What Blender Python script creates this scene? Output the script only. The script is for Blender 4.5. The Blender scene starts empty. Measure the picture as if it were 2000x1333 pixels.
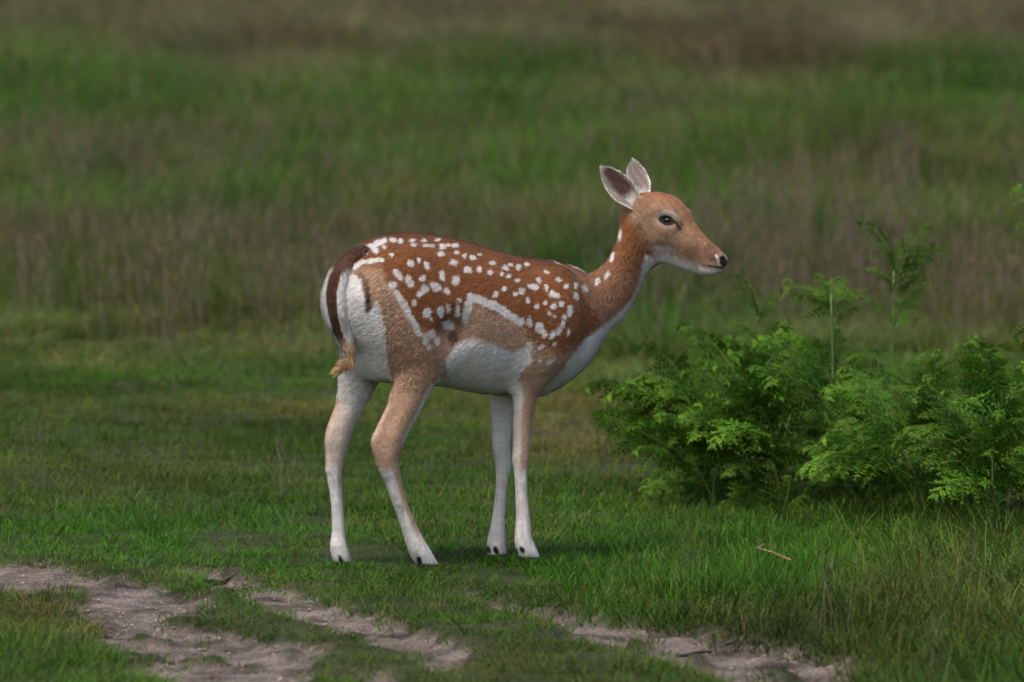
import bpy, math, random
import numpy as np
from mathutils import Vector, Matrix

rng = np.random.default_rng(7)
random.seed(7)
SC = bpy.context.scene
COL = SC.collection

# ------------------------------------------------------------------ camera
W, H = 2000.0, 1333.0            # pixel grid the layout is measured in
DIST = 20.0                      # camera to deer
CAM_H = 1.70
LENS = 245.0
F = W * LENS / 36.0
HORIZON = -52.0
PITCH = math.atan((H / 2 - HORIZON) / F)
cam_d = bpy.data.cameras.new("camera")
cam = bpy.data.objects.new("camera", cam_d)
COL.objects.link(cam)
cam.location = (0, 0, CAM_H)
cam.rotation_euler = (math.pi / 2 - PITCH, 0, 0)
cam_d.lens = LENS
cam_d.sensor_width = 36.0
cam_d.clip_start = 0.5
cam_d.clip_end = 3000
cam_d.dof.use_dof = True
cam_d.dof.focus_distance = DIST - 0.05
cam_d.dof.aperture_fstop = 5.0
SC.camera = cam

# ------------------------------------------------------------------ world, sun, exposure
SUN_EL, SUN_AZ = math.radians(60), math.radians(212)   # azimuth measured from +Y clockwise
world = bpy.data.worlds.new("World")
SC.world = world
world.use_nodes = True
wn = world.node_tree.nodes
wl = world.node_tree.links
wn.clear()
wo = wn.new("ShaderNodeOutputWorld")
bg = wn.new("ShaderNodeBackground")
sky = wn.new("ShaderNodeTexSky")
sky.sky_type = 'NISHITA'
sky.sun_disc = False
sky.sun_elevation = SUN_EL
sky.sun_rotation = SUN_AZ
sky.air_density = 1.0
sky.dust_density = 4.0
sky.ozone_density = 1.0
bg.inputs[1].default_value = 0.115
wl.new(sky.outputs[0], bg.inputs[0])
wl.new(bg.outputs[0], wo.inputs[0])
sun_d = bpy.data.lights.new("sun", 'SUN')
sun_d.energy = 1.5
sun_d.angle = math.radians(14)
sun_d.color = (1.0, 0.96, 0.9)
sun = bpy.data.objects.new("sun", sun_d)
COL.objects.link(sun)
sdir = Vector((math.sin(SUN_AZ) * math.cos(SUN_EL), math.cos(SUN_AZ) * math.cos(SUN_EL), math.sin(SUN_EL)))
sun.rotation_euler = sdir.to_track_quat('Z', 'Y').to_euler()
sun.location = (0, 10, 20)
SC.view_settings.view_transform = 'Standard'
SC.view_settings.look = 'None'
SC.view_settings.exposure = 0.70
SC.view_settings.gamma = 1.0
SC.view_settings.use_curve_mapping = False
SC.cycles.use_denoising = True
SC.cycles.max_bounces = 4
SC.cycles.diffuse_bounces = 2
SC.cycles.transmission_bounces = 2
SC.cycles.use_adaptive_sampling = True
SC.cycles.adaptive_threshold = 0.02

# ------------------------------------------------------------------ projection helpers
CP, SP = math.cos(PITCH), math.sin(PITCH)


def project(P):
    P = np.asarray(P, float)
    dx, dy, dz = P[..., 0], P[..., 1], P[..., 2] - CAM_H
    z = dy * CP - dz * SP
    up = dy * SP + dz * CP
    return W / 2 + F * dx / z, H / 2 - F * up / z


def ray(px, py):
    a = (px - W / 2) / F
    b = -(py - H / 2) / F
    d = np.array([a, CP + b * SP, -SP + b * CP])
    return d


def at(px, py, Y):
    d = ray(px, py)
    s = Y / d[1]
    return np.array([d[0] * s, Y, CAM_H + d[2] * s])


def sstep(a, b, x):
    t = np.clip((x - a) / (b - a), 0, 1)
    return t * t * (3 - 2 * t)


# value noise on a lattice, vectorised
_lat = rng.random((256, 256))


def vnoise(x, y):
    xi = np.floor(x).astype(int)
    yi = np.floor(y).astype(int)
    fx = x - xi
    fy = y - yi
    fx = fx * fx * (3 - 2 * fx)
    fy = fy * fy * (3 - 2 * fy)
    g = lambda i, j: _lat[i % 256, j % 256]
    return (g(xi, yi) * (1 - fx) + g(xi + 1, yi) * fx) * (1 - fy) + (g(xi, yi + 1) * (1 - fx) + g(xi + 1, yi + 1) * fx) * fy


def fbm(x, y, n=4):
    s = 0
    a = 1.0
    t = 0
    for i in range(n):
        s = s + a * vnoise(x * 2 ** i + 17.3 * i, y * 2 ** i + 5.1 * i)
        t += a
        a *= 0.55
    return s / t


# ------------------------------------------------------------------ ground shape
def base_z(X, Y):
    r = np.clip(Y - 31.0, 0, None)
    z = 0.030 * r * sstep(0, 8, r) + 0.0
    z = np.where(Y > 130, 0.030 * 99 + 0.012 * (Y - 130), z)
    return z


def inpoly(px, py, poly):
    poly = np.asarray(poly, float)
    inside = np.zeros(px.shape, bool)
    j = len(poly) - 1
    for i in range(len(poly)):
        xi, yi = poly[i]
        xj, yj = poly[j]
        c = ((yi > py) != (yj > py)) & (px < (xj - xi) * (py - yi) / (yj - yi + 1e-12) + xi)
        inside ^= c
        j = i
    return inside


def ground_hit(px, py):
    d = ray(px, py)
    s = CAM_H / -d[2]
    for _ in range(30):
        P = np.array([d[0] * s, d[1] * s, CAM_H + d[2] * s])
        g = float(base_z(P[0], P[1]))
        err = P[2] - g
        if abs(err) < 1e-4:
            break
        s += err / (-d[2] + 0.035) * 0.8
    return P


SOIL_PX = [
    [(-420, 1050), (-150, 1068), (0, 1094), (100, 1108), (215, 1114), (300, 1122), (350, 1138), (405, 1165), (430, 1195), (480, 1225), (560, 1240), (640, 1252),
     (650, 1275), (590, 1300), (640, 1330), (700, 1400), (380, 1400), (300, 1320), (215, 1255), (150, 1205), (60, 1160), (-60, 1140), (-420, 1110)],
    [(345, 1108), (420, 1106), (480, 1112), (530, 1140), (640, 1166), (740, 1196), (800, 1218), (870, 1245), (925, 1272), (935, 1296), (860, 1306), (800, 1284),
     (720, 1262), (640, 1222), (560, 1196), (480, 1166), (400, 1132)],
    [(880, 1160), (930, 1146), (1000, 1150), (1010, 1172), (1120, 1186), (1190, 1212), (1300, 1216), (1430, 1236), (1560, 1262), (1640, 1290), (1700, 1340), (1720, 1400),
     (1480, 1400), (1390, 1322), (1300, 1288), (1190, 1262), (1090, 1238), (1000, 1192), (930, 1184)],
    [(690, 1310), (740, 1302), (790, 1318), (860, 1345), (900, 1400), (700, 1400)],
    [(455, 905), (490, 893), (520, 903), (500, 916), (470, 916)],
    [(545, 900), (580, 893), (615, 905), (590, 914), (560, 912)],
    [(390, 872), (425, 866), (440, 876), (410, 882)],
]
GREEN_IN_SOIL_PX = [[(600, 1130), (640, 1120)]]
SOIL_XY = []
for poly in SOIL_PX:
    SOIL_XY.append([tuple(ground_hit(a, b)[:2]) for a, b in poly])


def soil_mask(X, Y):
    """1 on bare soil, 0 on turf; edge broken up by noise (in metres on the ground)."""
    wx = X + 0.06 * (fbm(X * 6, Y * 3) - 0.5) * 2 + 0.03 * (fbm(X * 22, Y * 11 + 9) - 0.5) * 2
    wy = Y + 0.14 * (fbm(X * 5 + 40, Y * 3 + 7) - 0.5) * 2 + 0.06 * (fbm(X * 20 + 3, Y * 10) - 0.5) * 2
    m = np.zeros(X.shape, bool)
    sel = (Y < 27) & (Y > 14) & (np.abs(X) < 4)
    if sel.any():
        mm = np.zeros(sel.sum(), bool)
        for p in SOIL_XY:
            mm |= inpoly(wx[sel], wy[sel], p)
        m[sel] = mm
    tuft = fbm(X * 9 + 77, Y * 5 + 31) > 0.70
    return (m & ~tuft).astype(float)


def smooth_mask(X, Y, e=0.02):
    s = 0
    for dx, dy in ((0, 0), (e, 0), (-e, 0), (0, 2 * e), (0, -2 * e)):
        s = s + soil_mask(X + dx, Y + dy)
    return s / 5


def ground_z(X, Y):
    X = np.asarray(X, float)
    Y = np.asarray(Y, float)
    z = base_z(X, Y)
    far = sstep(24, 40, Y)
    z = z + (fbm(X * 1.3, Y * 0.9) - 0.5) * (0.03 + 0.10 * far)
    z = z + (fbm(X * 7, Y * 5) - 0.5) * 0.022
    sm = smooth_mask(X, Y)
    z = z - 0.030 * sm + sm * ((fbm(X * 16 + 4, Y * 10 + 8, 4) - 0.5) * 0.022 - 0.006 * (fbm(X * 40, Y * 14 + 2, 2) > 0.62))
    return z


# ------------------------------------------------------------------ object helpers
def new_mesh(name, verts, faces, mat=None, smooth=True, parent=None, link=True):
    me = bpy.data.meshes.new(name)
    me.from_pydata([tuple(v) for v in verts] if not isinstance(verts, np.ndarray) else verts.tolist(), [],
                   faces if not isinstance(faces, np.ndarray) else faces.tolist())
    if smooth:
        me.polygons.foreach_set("use_smooth", np.ones(len(me.polygons), bool))
    me.update()
    if mat is not None:
        me.materials.append(mat)
    if not link:
        return me
    o = bpy.data.objects.new(name, me)
    COL.objects.link(o)
    if parent is not None:
        o.parent = parent
    return o


def fast_mesh(name, V, Q=None, T=None):
    """mesh from numpy vertex array plus quad and triangle index arrays"""
    me = bpy.data.meshes.new(name)
    nq = 0 if Q is None else len(Q)
    nt = 0 if T is None else len(T)
    me.vertices.add(len(V))
    me.vertices.foreach_set("co", np.ascontiguousarray(V, np.float32).ravel())
    loops = []
    if nq:
        loops.append(np.asarray(Q).ravel())
    if nt:
        loops.append(np.asarray(T).ravel())
    L = np.concatenate(loops).astype(np.int32)
    me.loops.add(len(L))
    me.loops.foreach_set("vertex_index", L)
    starts = np.concatenate([np.arange(nq) * 4, nq * 4 + np.arange(nt) * 3]).astype(np.int32)
    me.polygons.add(nq + nt)
    me.polygons.foreach_set("loop_start", starts)
    me.polygons.foreach_set("use_smooth", np.ones(nq + nt, bool))
    me.update(calc_edges=True)
    return me


def set_color(me, name, C):
    a = me.attributes.new(name, 'FLOAT_COLOR', 'POINT')
    c = np.ones((len(C), 4), np.float32)
    c[:, :C.shape[1]] = C
    a.data.foreach_set("color", c.ravel())


def link_obj(name, me, mat=None, parent=None):
    if mat is not None:
        me.materials.append(mat)
    o = bpy.data.objects.new(name, me)
    COL.objects.link(o)
    if parent is not None:
        o.parent = parent
    return o


def empty(name, loc=(0, 0, 0), rz=0.0):
    o = bpy.data.objects.new(name, None)
    COL.objects.link(o)
    o.location = loc
    o.rotation_euler = (0, 0, rz)
    o.empty_display_size = 0.1
    return o


def tag(o, label=None, cat=None, group=None, kind=None):
    if label:
        o["label"] = label
    if cat:
        o["category"] = cat
    if group:
        o["group"] = group
    if kind:
        o["kind"] = kind
    return o


def mat_base(name):
    m = bpy.data.materials.new(name)
    m.use_nodes = True
    n = m.node_tree.nodes
    n.clear()
    out = n.new("ShaderNodeOutputMaterial")
    return m, n, m.node_tree.links, out


def ramp(n, stops):
    r = n.new("ShaderNodeValToRGB")
    e = r.color_ramp.elements
    while len(e) < len(stops):
        e.new(0.5)
    for k, (p, c) in enumerate(stops):
        e[k].position = p
        e[k].color = (*c, 1)
    return r


# ------------------------------------------------------------------ materials
def leaf_material(name, attr=None, attr_type='INSTANCER', color=(0.06, 0.12, 0.025), trans=0.35, rough=0.55, vcol=None, spec=0.25, objvar=0.0):
    m, n, l, out = mat_base(name)
    if attr:
        a = n.new("ShaderNodeAttribute")
        a.attribute_type = attr_type
        a.attribute_name = attr
        col = a.outputs["Color"]
    else:
        c = n.new("ShaderNodeRGB")
        c.outputs[0].default_value = (*color, 1)
        col = c.outputs[0]
    if vcol:
        b = n.new("ShaderNodeAttribute")
        b.attribute_name = vcol
        mx = n.new("ShaderNodeMix")
        mx.data_type = 'RGBA'
        mx.blend_type = 'MULTIPLY'
        mx.inputs[0].default_value = 1.0
        l.new(col, mx.inputs[6])
        l.new(b.outputs["Color"], mx.inputs[7])
        col = mx.outputs[2]
    if objvar > 0:
        oi = n.new("ShaderNodeObjectInfo")
        hs = n.new("ShaderNodeHueSaturation")
        mr = n.new("ShaderNodeMapRange")
        mr.inputs[3].default_value = 1 - objvar
        mr.inputs[4].default_value = 1 + objvar
        l.new(oi.outputs["Random"], mr.inputs[0])
        l.new(mr.outputs[0], hs.inputs["Value"])
        l.new(col, hs.inputs["Color"])
        col = hs.outputs[0]
    p = n.new("ShaderNodeBsdfPrincipled")
    p.inputs["Roughness"].default_value = rough
    p.inputs["Specular IOR Level"].default_value = spec
    l.new(col, p.inputs["Base Color"])
    t = n.new("ShaderNodeBsdfTranslucent")
    l.new(col, t.inputs[0])
    mixs = n.new("ShaderNodeMixShader")
    mixs.inputs[0].default_value = trans
    l.new(p.outputs[0], mixs.inputs[1])
    l.new(t.outputs[0], mixs.inputs[2])
    l.new(mixs.outputs[0], out.inputs[0])
    return m


M_GRASS = leaf_material("grass_blades", attr="tint", vcol="shade", trans=0.30, rough=0.6, spec=0.10)
M_FERN = leaf_material("bracken_leaf", attr="leafcol", attr_type='GEOMETRY', trans=0.30, rough=0.6, spec=0.08, objvar=0.35)


def ground_material():
    m, n, l, out = mat_base("ground_soil_and_thatch")
    p = n.new("ShaderNodeBsdfPrincipled")
    p.inputs["Roughness"].default_value = 0.95
    p.inputs["Specular IOR Level"].default_value = 0.15
    tc = n.new("ShaderNodeTexCoord")
    nz = n.new("ShaderNodeTexNoise")
    nz.inputs["Scale"].default_value = 5
    nz.inputs["Detail"].default_value = 8
    nz.inputs["Roughness"].default_value = 0.65
    l.new(tc.outputs["Object"], nz.inputs["Vector"])
    r1 = ramp(n, [(0.34, (0.045, 0.035, 0.029)), (0.46, (0.155, 0.123, 0.104)), (0.60, (0.29, 0.240, 0.205))])
    l.new(nz.outputs[0], r1.inputs[0])
    fine = n.new("ShaderNodeTexNoise")
    fine.inputs["Scale"].default_value = 95
    fine.inputs["Detail"].default_value = 5
    l.new(tc.outputs["Object"], fine.inputs["Vector"])
    r1b = ramp(n, [(0.3, (0.62, 0.60, 0.58)), (0.7, (1.25, 1.22, 1.2))])
    l.new(fine.outputs[0], r1b.inputs[0])
    mul = n.new("ShaderNodeMix")
    mul.data_type = 'RGBA'
    mul.blend_type = 'MULTIPLY'
    mul.inputs[0].default_value = 1
    l.new(r1.outputs[0], mul.inputs[6])
    l.new(r1b.outputs[0], mul.inputs[7])
    r2 = ramp(n, [(0.3, (0.026, 0.028, 0.012)), (0.5, (0.045, 0.056, 0.018)), (0.7, (0.085, 0.080, 0.034))])
    l.new(nz.outputs[0], r2.inputs[0])
    at_ = n.new("ShaderNodeAttribute")
    at_.attribute_name = "soil"
    mx = n.new("ShaderNodeMix")
    mx.data_type = 'RGBA'
    l.new(at_.outputs["Fac"], mx.inputs[0])
    l.new(r2.outputs[0], mx.inputs[6])
    l.new(mul.outputs[2], mx.inputs[7])
    l.new(mx.outputs[2], p.inputs["Base Color"])
    add = n.new("ShaderNodeMath")
    add.operation = 'ADD'
    l.new(nz.outputs[0], add.inputs[0])
    l.new(fine.outputs[0], add.inputs[1])
    b = n.new("ShaderNodeBump")
    b.inputs["Strength"].default_value = 0.9
    b.inputs["Distance"].default_value = 0.03
    l.new(add.outputs[0], b.inputs["Height"])
    l.new(b.outputs[0], p.inputs["Normal"])
    l.new(p.outputs[0], out.inputs[0])
    return m


def plain_material(name, c0, c1, scale=40, rough=0.8):
    m, n, l, out = mat_base(name)
    p = n.new("ShaderNodeBsdfPrincipled")
    p.inputs["Roughness"].default_value = rough
    p.inputs["Specular IOR Level"].default_value = 0.2
    tc = n.new("ShaderNodeTexCoord")
    nz = n.new("ShaderNodeTexNoise")
    nz.inputs["Scale"].default_value = scale
    nz.inputs["Detail"].default_value = 5
    l.new(tc.outputs["Object"], nz.inputs["Vector"])
    r = ramp(n, [(0.3, c0), (0.7, c1)])
    l.new(nz.outputs[0], r.inputs[0])
    l.new(r.outputs[0], p.inputs["Base Color"])
    b = n.new("ShaderNodeBump")
    b.inputs["Strength"].default_value = 0.6
    b.inputs["Distance"].default_value = 0.004
    l.new(nz.outputs[0], b.inputs["Height"])
    l.new(b.outputs[0], p.inputs["Normal"])
    l.new(p.outputs[0], out.inputs[0])
    return m


M_GROUND = ground_material()
M_TWIG = plain_material("dark_twig_bark", (0.035, 0.027, 0.02), (0.10, 0.08, 0.06), 60)
M_STRAW = plain_material("dry_straw", (0.20, 0.12, 0.05), (0.36, 0.24, 0.11), 50)
M_DEAD = plain_material("dead_bracken", (0.10, 0.055, 0.035), (0.24, 0.145, 0.095), 50)
M_STALK = plain_material("green_stalk", (0.07, 0.13, 0.025), (0.13, 0.20, 0.045), 30, 0.55)
M_STONE = plain_material("pebble_stone", (0.16, 0.125, 0.10), (0.38, 0.31, 0.25), 25, 0.9)


# ------------------------------------------------------------------ ground sheet
def spaced(lo, hi, step, far_lo, far_hi, grow=1.22):
    core = list(np.arange(lo, hi + step * 0.5, step))
    a = []
    s = step
    x = lo
    while x > far_lo:
        s *= grow
        x -= s
        a.append(x)
    b = []
    s = step
    x = core[-1]
    while x < far_hi:
        s *= grow
        x += s
        b.append(x)
    return np.array(a[::-1] + core + b)


def build_ground():
    xs = spaced(-2.6, 2.6, 0.022, -900, 900, 1.16)
    ys = spaced(15.6, 25.0, 0.03, -60, 1600, 1.05)
    X, Y = np.meshgrid(xs, ys)
    Z = ground_z(X, Y)
    S = smooth_mask(X, Y, 0.012)
    nx, ny = len(xs), len(ys)
    V = np.stack([X, Y, Z], -1).reshape(-1, 3)
    idx = np.arange(nx * ny).reshape(ny, nx)
    Q = np.stack([idx[:-1, :-1], idx[:-1, 1:], idx[1:, 1:], idx[1:, :-1]], -1).reshape(-1, 4)
    me = fast_mesh("ground", V, Q)
    a = me.attributes.new("soil", 'FLOAT', 'POINT')
    a.data.foreach_set("value", S.astype(np.float32).ravel())
    o = link_obj("ground", me, M_GROUND)
    tag(o, "heath ground with worn bare soil tracks under the grass", "ground", kind="structure")


build_ground()

# ------------------------------------------------------------------ grass
# colour patches of the meadow: px, py, rx, ry, colour, weight (laid on the ground where they grow)
G_TURF = np.array([0.060, 0.118, 0.022])
G_LUSH = np.array([0.045, 0.125, 0.016])
G_DEEP = np.array([0.034, 0.088, 0.014])
G_PALE = np.array([0.110, 0.135, 0.042])
G_DRY = np.array([0.185, 0.140, 0.062])
G_RUST = np.array([0.165, 0.085, 0.040])
G_OLIVE = np.array([0.082, 0.092, 0.030])
G_DULL = np.array([0.088, 0.104, 0.045])
G_BROWN = np.array([0.108, 0.100, 0.060])
G_HEATH = np.array([0.085, 0.052, 0.038])
G_PINK = np.array([0.155, 0.118, 0.088])
PATCH = [
    # far field
    (300, 40, 500, 60, G_BROWN, 2.2), (900, 40, 500, 60, G_BROWN, 2.0), (1500, 20, 500, 50, G_BROWN, 1.6), (1850, 40, 300, 50, G_PINK, 1.8),
    (1480, 95, 190, 45, G_HEATH, 3.5), (130, 130, 180, 40, G_TURF, 1.4), (260, 205, 130, 38, G_DEEP, 3.0), (30, 215, 90, 45, G_DEEP, 2.2),
    (700, 190, 200, 50, G_TURF, 1.6), (1010, 140, 110, 40, G_DEEP, 2.6), (850, 170, 160, 40, G_TURF, 1.5), (1840, 160, 160, 55, G_DEEP, 2.4),
    (500, 120, 160, 50, G_PINK, 1.2), (1300, 200, 260, 50, G_DULL, 1.5), (1620, 220, 160, 50, G_TURF, 1.2),
    (200, 300, 240, 60, G_DULL, 1.6), (600, 270, 250, 40, G_DULL, 1.5), (520, 345, 180, 50, G_TURF, 2.2), (620, 310, 80, 30, G_DEEP, 2.0),
    (1050, 330, 170, 80, G_TURF, 2.6), (900, 250, 300, 50, G_TURF, 1.3), (300, 370, 300, 50, G_TURF, 1.2), (1300, 400, 200, 50, G_TURF, 1.2), (1620, 400, 160, 50, G_TURF, 1.0), (1460, 340, 160, 50, G_TURF, 1.8), (80, 370, 120, 50, G_TURF, 1.3), (270, 410, 130, 40, G_DEEP, 1.6),
    (760, 420, 120, 50, G_OLIVE, 1.2), (1750, 320, 250, 70, G_OLIVE, 1.3),
    (430, 470, 450, 40, G_BROWN, 1.5), (100, 460, 200, 40, G_BROWN, 1.0), (1060, 430, 110, 40, G_PINK, 1.3),
    (300, 600, 350, 70, G_OLIVE, 1.8), (80, 560, 150, 40, G_TURF, 0.9), (1320, 590, 170, 60, G_DEEP, 2.2), (1480, 500, 140, 60, G_PINK, 1.0),
    (1200, 560, 100, 60, G_DEEP, 1.4), (1700, 520, 200, 80, G_DULL, 1.4), (1900, 560, 200, 100, G_OLIVE, 1.5),
    # lawn
    (200, 745, 350, 35, G_TURF, 1.4), (450, 805, 260, 18, G_PALE, 1.6), (600, 800, 110, 12, G_RUST, 1.0), (300, 800, 300, 20, G_PALE, 1.0),
    (900, 800, 160, 30, G_PALE, 1.6), (1120, 850, 130, 50, G_DRY, 1.3), (1080, 790, 120, 20, G_RUST, 0.7), (1180, 700, 120, 40, G_PALE, 1.4),
    (250, 930, 260, 60, G_OLIVE, 0.9), (330, 1040, 300, 40, G_LUSH, 1.6), (800, 1000, 300, 60, G_TURF, 1.4), (900, 1060, 260, 40, G_LUSH, 1.6),
    (1180, 1130, 160, 60, G_LUSH, 1.4), (1500, 1120, 250, 60, G_LUSH, 1.2), (1650, 1230, 250, 60, G_OLIVE, 1.1), (1850, 1180, 160, 90, G_PALE, 0.7),
    (90, 1210, 140, 40, G_DRY, 0.7), (110, 1300, 160, 50, G_TURF, 1.5), (950, 1290, 260, 40, G_OLIVE, 1.0),
]


def tint_at(px, py, x, y):
    wx = px + 70 * (fbm(x * 1.1, y * 0.5, 3) - 0.5) * 2
    wy = py + 25 * (fbm(x * 1.1 + 50, y * 0.5 + 20, 3) - 0.5) * 2
    base = np.where((py < 690)[:, None], (G_DULL * 0.55 + G_TURF * 0.45)[None], G_TURF[None])
    acc = base * 0.55
    w = np.full(len(px), 0.55)
    for (cx, cy, rx, ry, c, wt) in PATCH:
        g = wt * np.exp(-(((wx - cx) / rx) ** 2 + ((wy - cy) / ry) ** 2))
        acc = acc + g[:, None] * c[None]
        w = w + g
    c = acc / w[:, None]
    n1 = fbm(x * 3.3, y * 2.1, 3)
    n2 = fbm(x * 1.25 + 31, y * 0.5 + 12, 3)
    c = c * (0.70 + 0.60 * n1)[:, None] * (0.45 + 1.1 * n2)[:, None]
    n = len(px)
    c = c * rng.normal(1.0, 0.13, n).clip(0.6, 1.5)[:, None]
    # single dry or yellowish tufts
    dry = rng.random(n) < (0.05 + 0.10 * (fbm(x * 5 + 9, y * 3 + 2, 2) > 0.6))
    c[dry] = c[dry] * 0.45 + G_DRY * 0.55
    lum = (c @ np.array([0.3, 0.6, 0.1]))[:, None]
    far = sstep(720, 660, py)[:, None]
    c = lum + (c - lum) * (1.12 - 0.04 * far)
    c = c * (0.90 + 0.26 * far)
    c[:, 0] *= 0.97
    c[:, 2] *= 0.92
    return np.clip(c, 0.003, 1)


def blades(n, R, hmin, hmax, wd, lean, bend, comb=0.0, seg=3, stiff=0.0):
    """n grass blades standing in a disc of radius R"""
    V, Q, T, S = [], [], [], []
    for i in range(n):
        r = R * math.sqrt(random.random())
        a = random.random() * 2 * math.pi
        root = np.array([r * math.cos(a), r * math.sin(a), -0.012])
        az = a + random.gauss(0, 0.9) if comb == 0 else random.gauss(0, 1.0 / comb)
        h = random.uniform(hmin, hmax) * random.choice((0.7, 1.0, 1.0, 1.0, 1.15))
        ln = abs(random.gauss(lean, lean * 0.5))
        bd = abs(random.gauss(bend, bend * 0.5))
        wv = wd * random.uniform(0.7, 1.25)
        d = np.array([math.cos(az), math.sin(az), 0])
        face = az + math.pi / 2 + random.gauss(0, 0.6)
        sd = np.array([math.cos(face), math.sin(face), 0])
        b0 = len(V)
        shade = random.uniform(0.62, 1.35) * (1.5 if random.random() < 0.06 else 1.0)
        warm = random.gauss(0, 0.10)
        for k in range(seg + 1):
            s = k / seg
            ang = ln + bd * s
            p = root + d * (h * s * math.sin(ang)) + np.array([0, 0, h * s * math.cos(ang * 0.92)])
            ww = wv * (1 - 0.75 * s ** 1.6)
            col = (shade * (1 + warm + 0.10 * s), shade * (1 + 0.05 * s), shade * (1 - warm * 0.5))
            if k < seg:
                V += [p - sd * ww * 0.5, p + sd * ww * 0.5]
                S += [col, col]
            else:
                V.append(p)
                S.append(col)
        for k in range(seg - 1):
            q = b0 + 2 * k
            Q.append((q, q + 1, q + 3, q + 2))
        q = b0 + 2 * (seg - 1)
        T.append((q, q + 1, q + 2))
    return V, Q, T, S


def seed_stems(n, R, hmin, hmax):
    """thin flowering stems with loose seed heads"""
    V, Q, T, S = [], [], [], []

    def strip(p0, p1, w0, w1, c):
        a = random.random() * math.pi
        s = np.array([math.cos(a), math.sin(a), 0])
        b = len(V)
        V.extend([p0 - s * w0 / 2, p0 + s * w0 / 2, p1 + s * w1 / 2, p1 - s * w1 / 2])
        S.extend([c] * 4)
        Q.append((b, b + 1, b + 2, b + 3))

    for i in range(n):
        r = R * math.sqrt(random.random())
        a = random.random() * 2 * math.pi
        h = random.uniform(hmin, hmax)
        az = random.random() * 2 * math.pi
        ln = abs(random.gauss(0.12, 0.1))
        top = np.array([math.cos(az) * math.sin(ln), math.sin(az) * math.sin(ln), math.cos(ln)]) * h
        root = np.array([r * math.cos(a), r * math.sin(a), -0.01])
        sc = random.uniform(0.8, 1.2)
        c1 = (sc, sc, sc)
        strip(root, root + top * 0.75, 0.0024, 0.0018, c1)
        c2 = (sc * 1.1, sc * 0.98, sc)
        for j in range(9):
            t = 0.70 + 0.30 * j / 8
            p = root + top * t
            aa = random.random() * 6.28
            L = h * 0.07 * (1.15 - (t - 0.7) / 0.33)
            e = p + np.array([math.cos(aa) * L * 0.5, math.sin(aa) * L * 0.5, L])
            strip(p, e, 0.0022, 0.0035, c2)
    return V, Q, T, S


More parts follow.
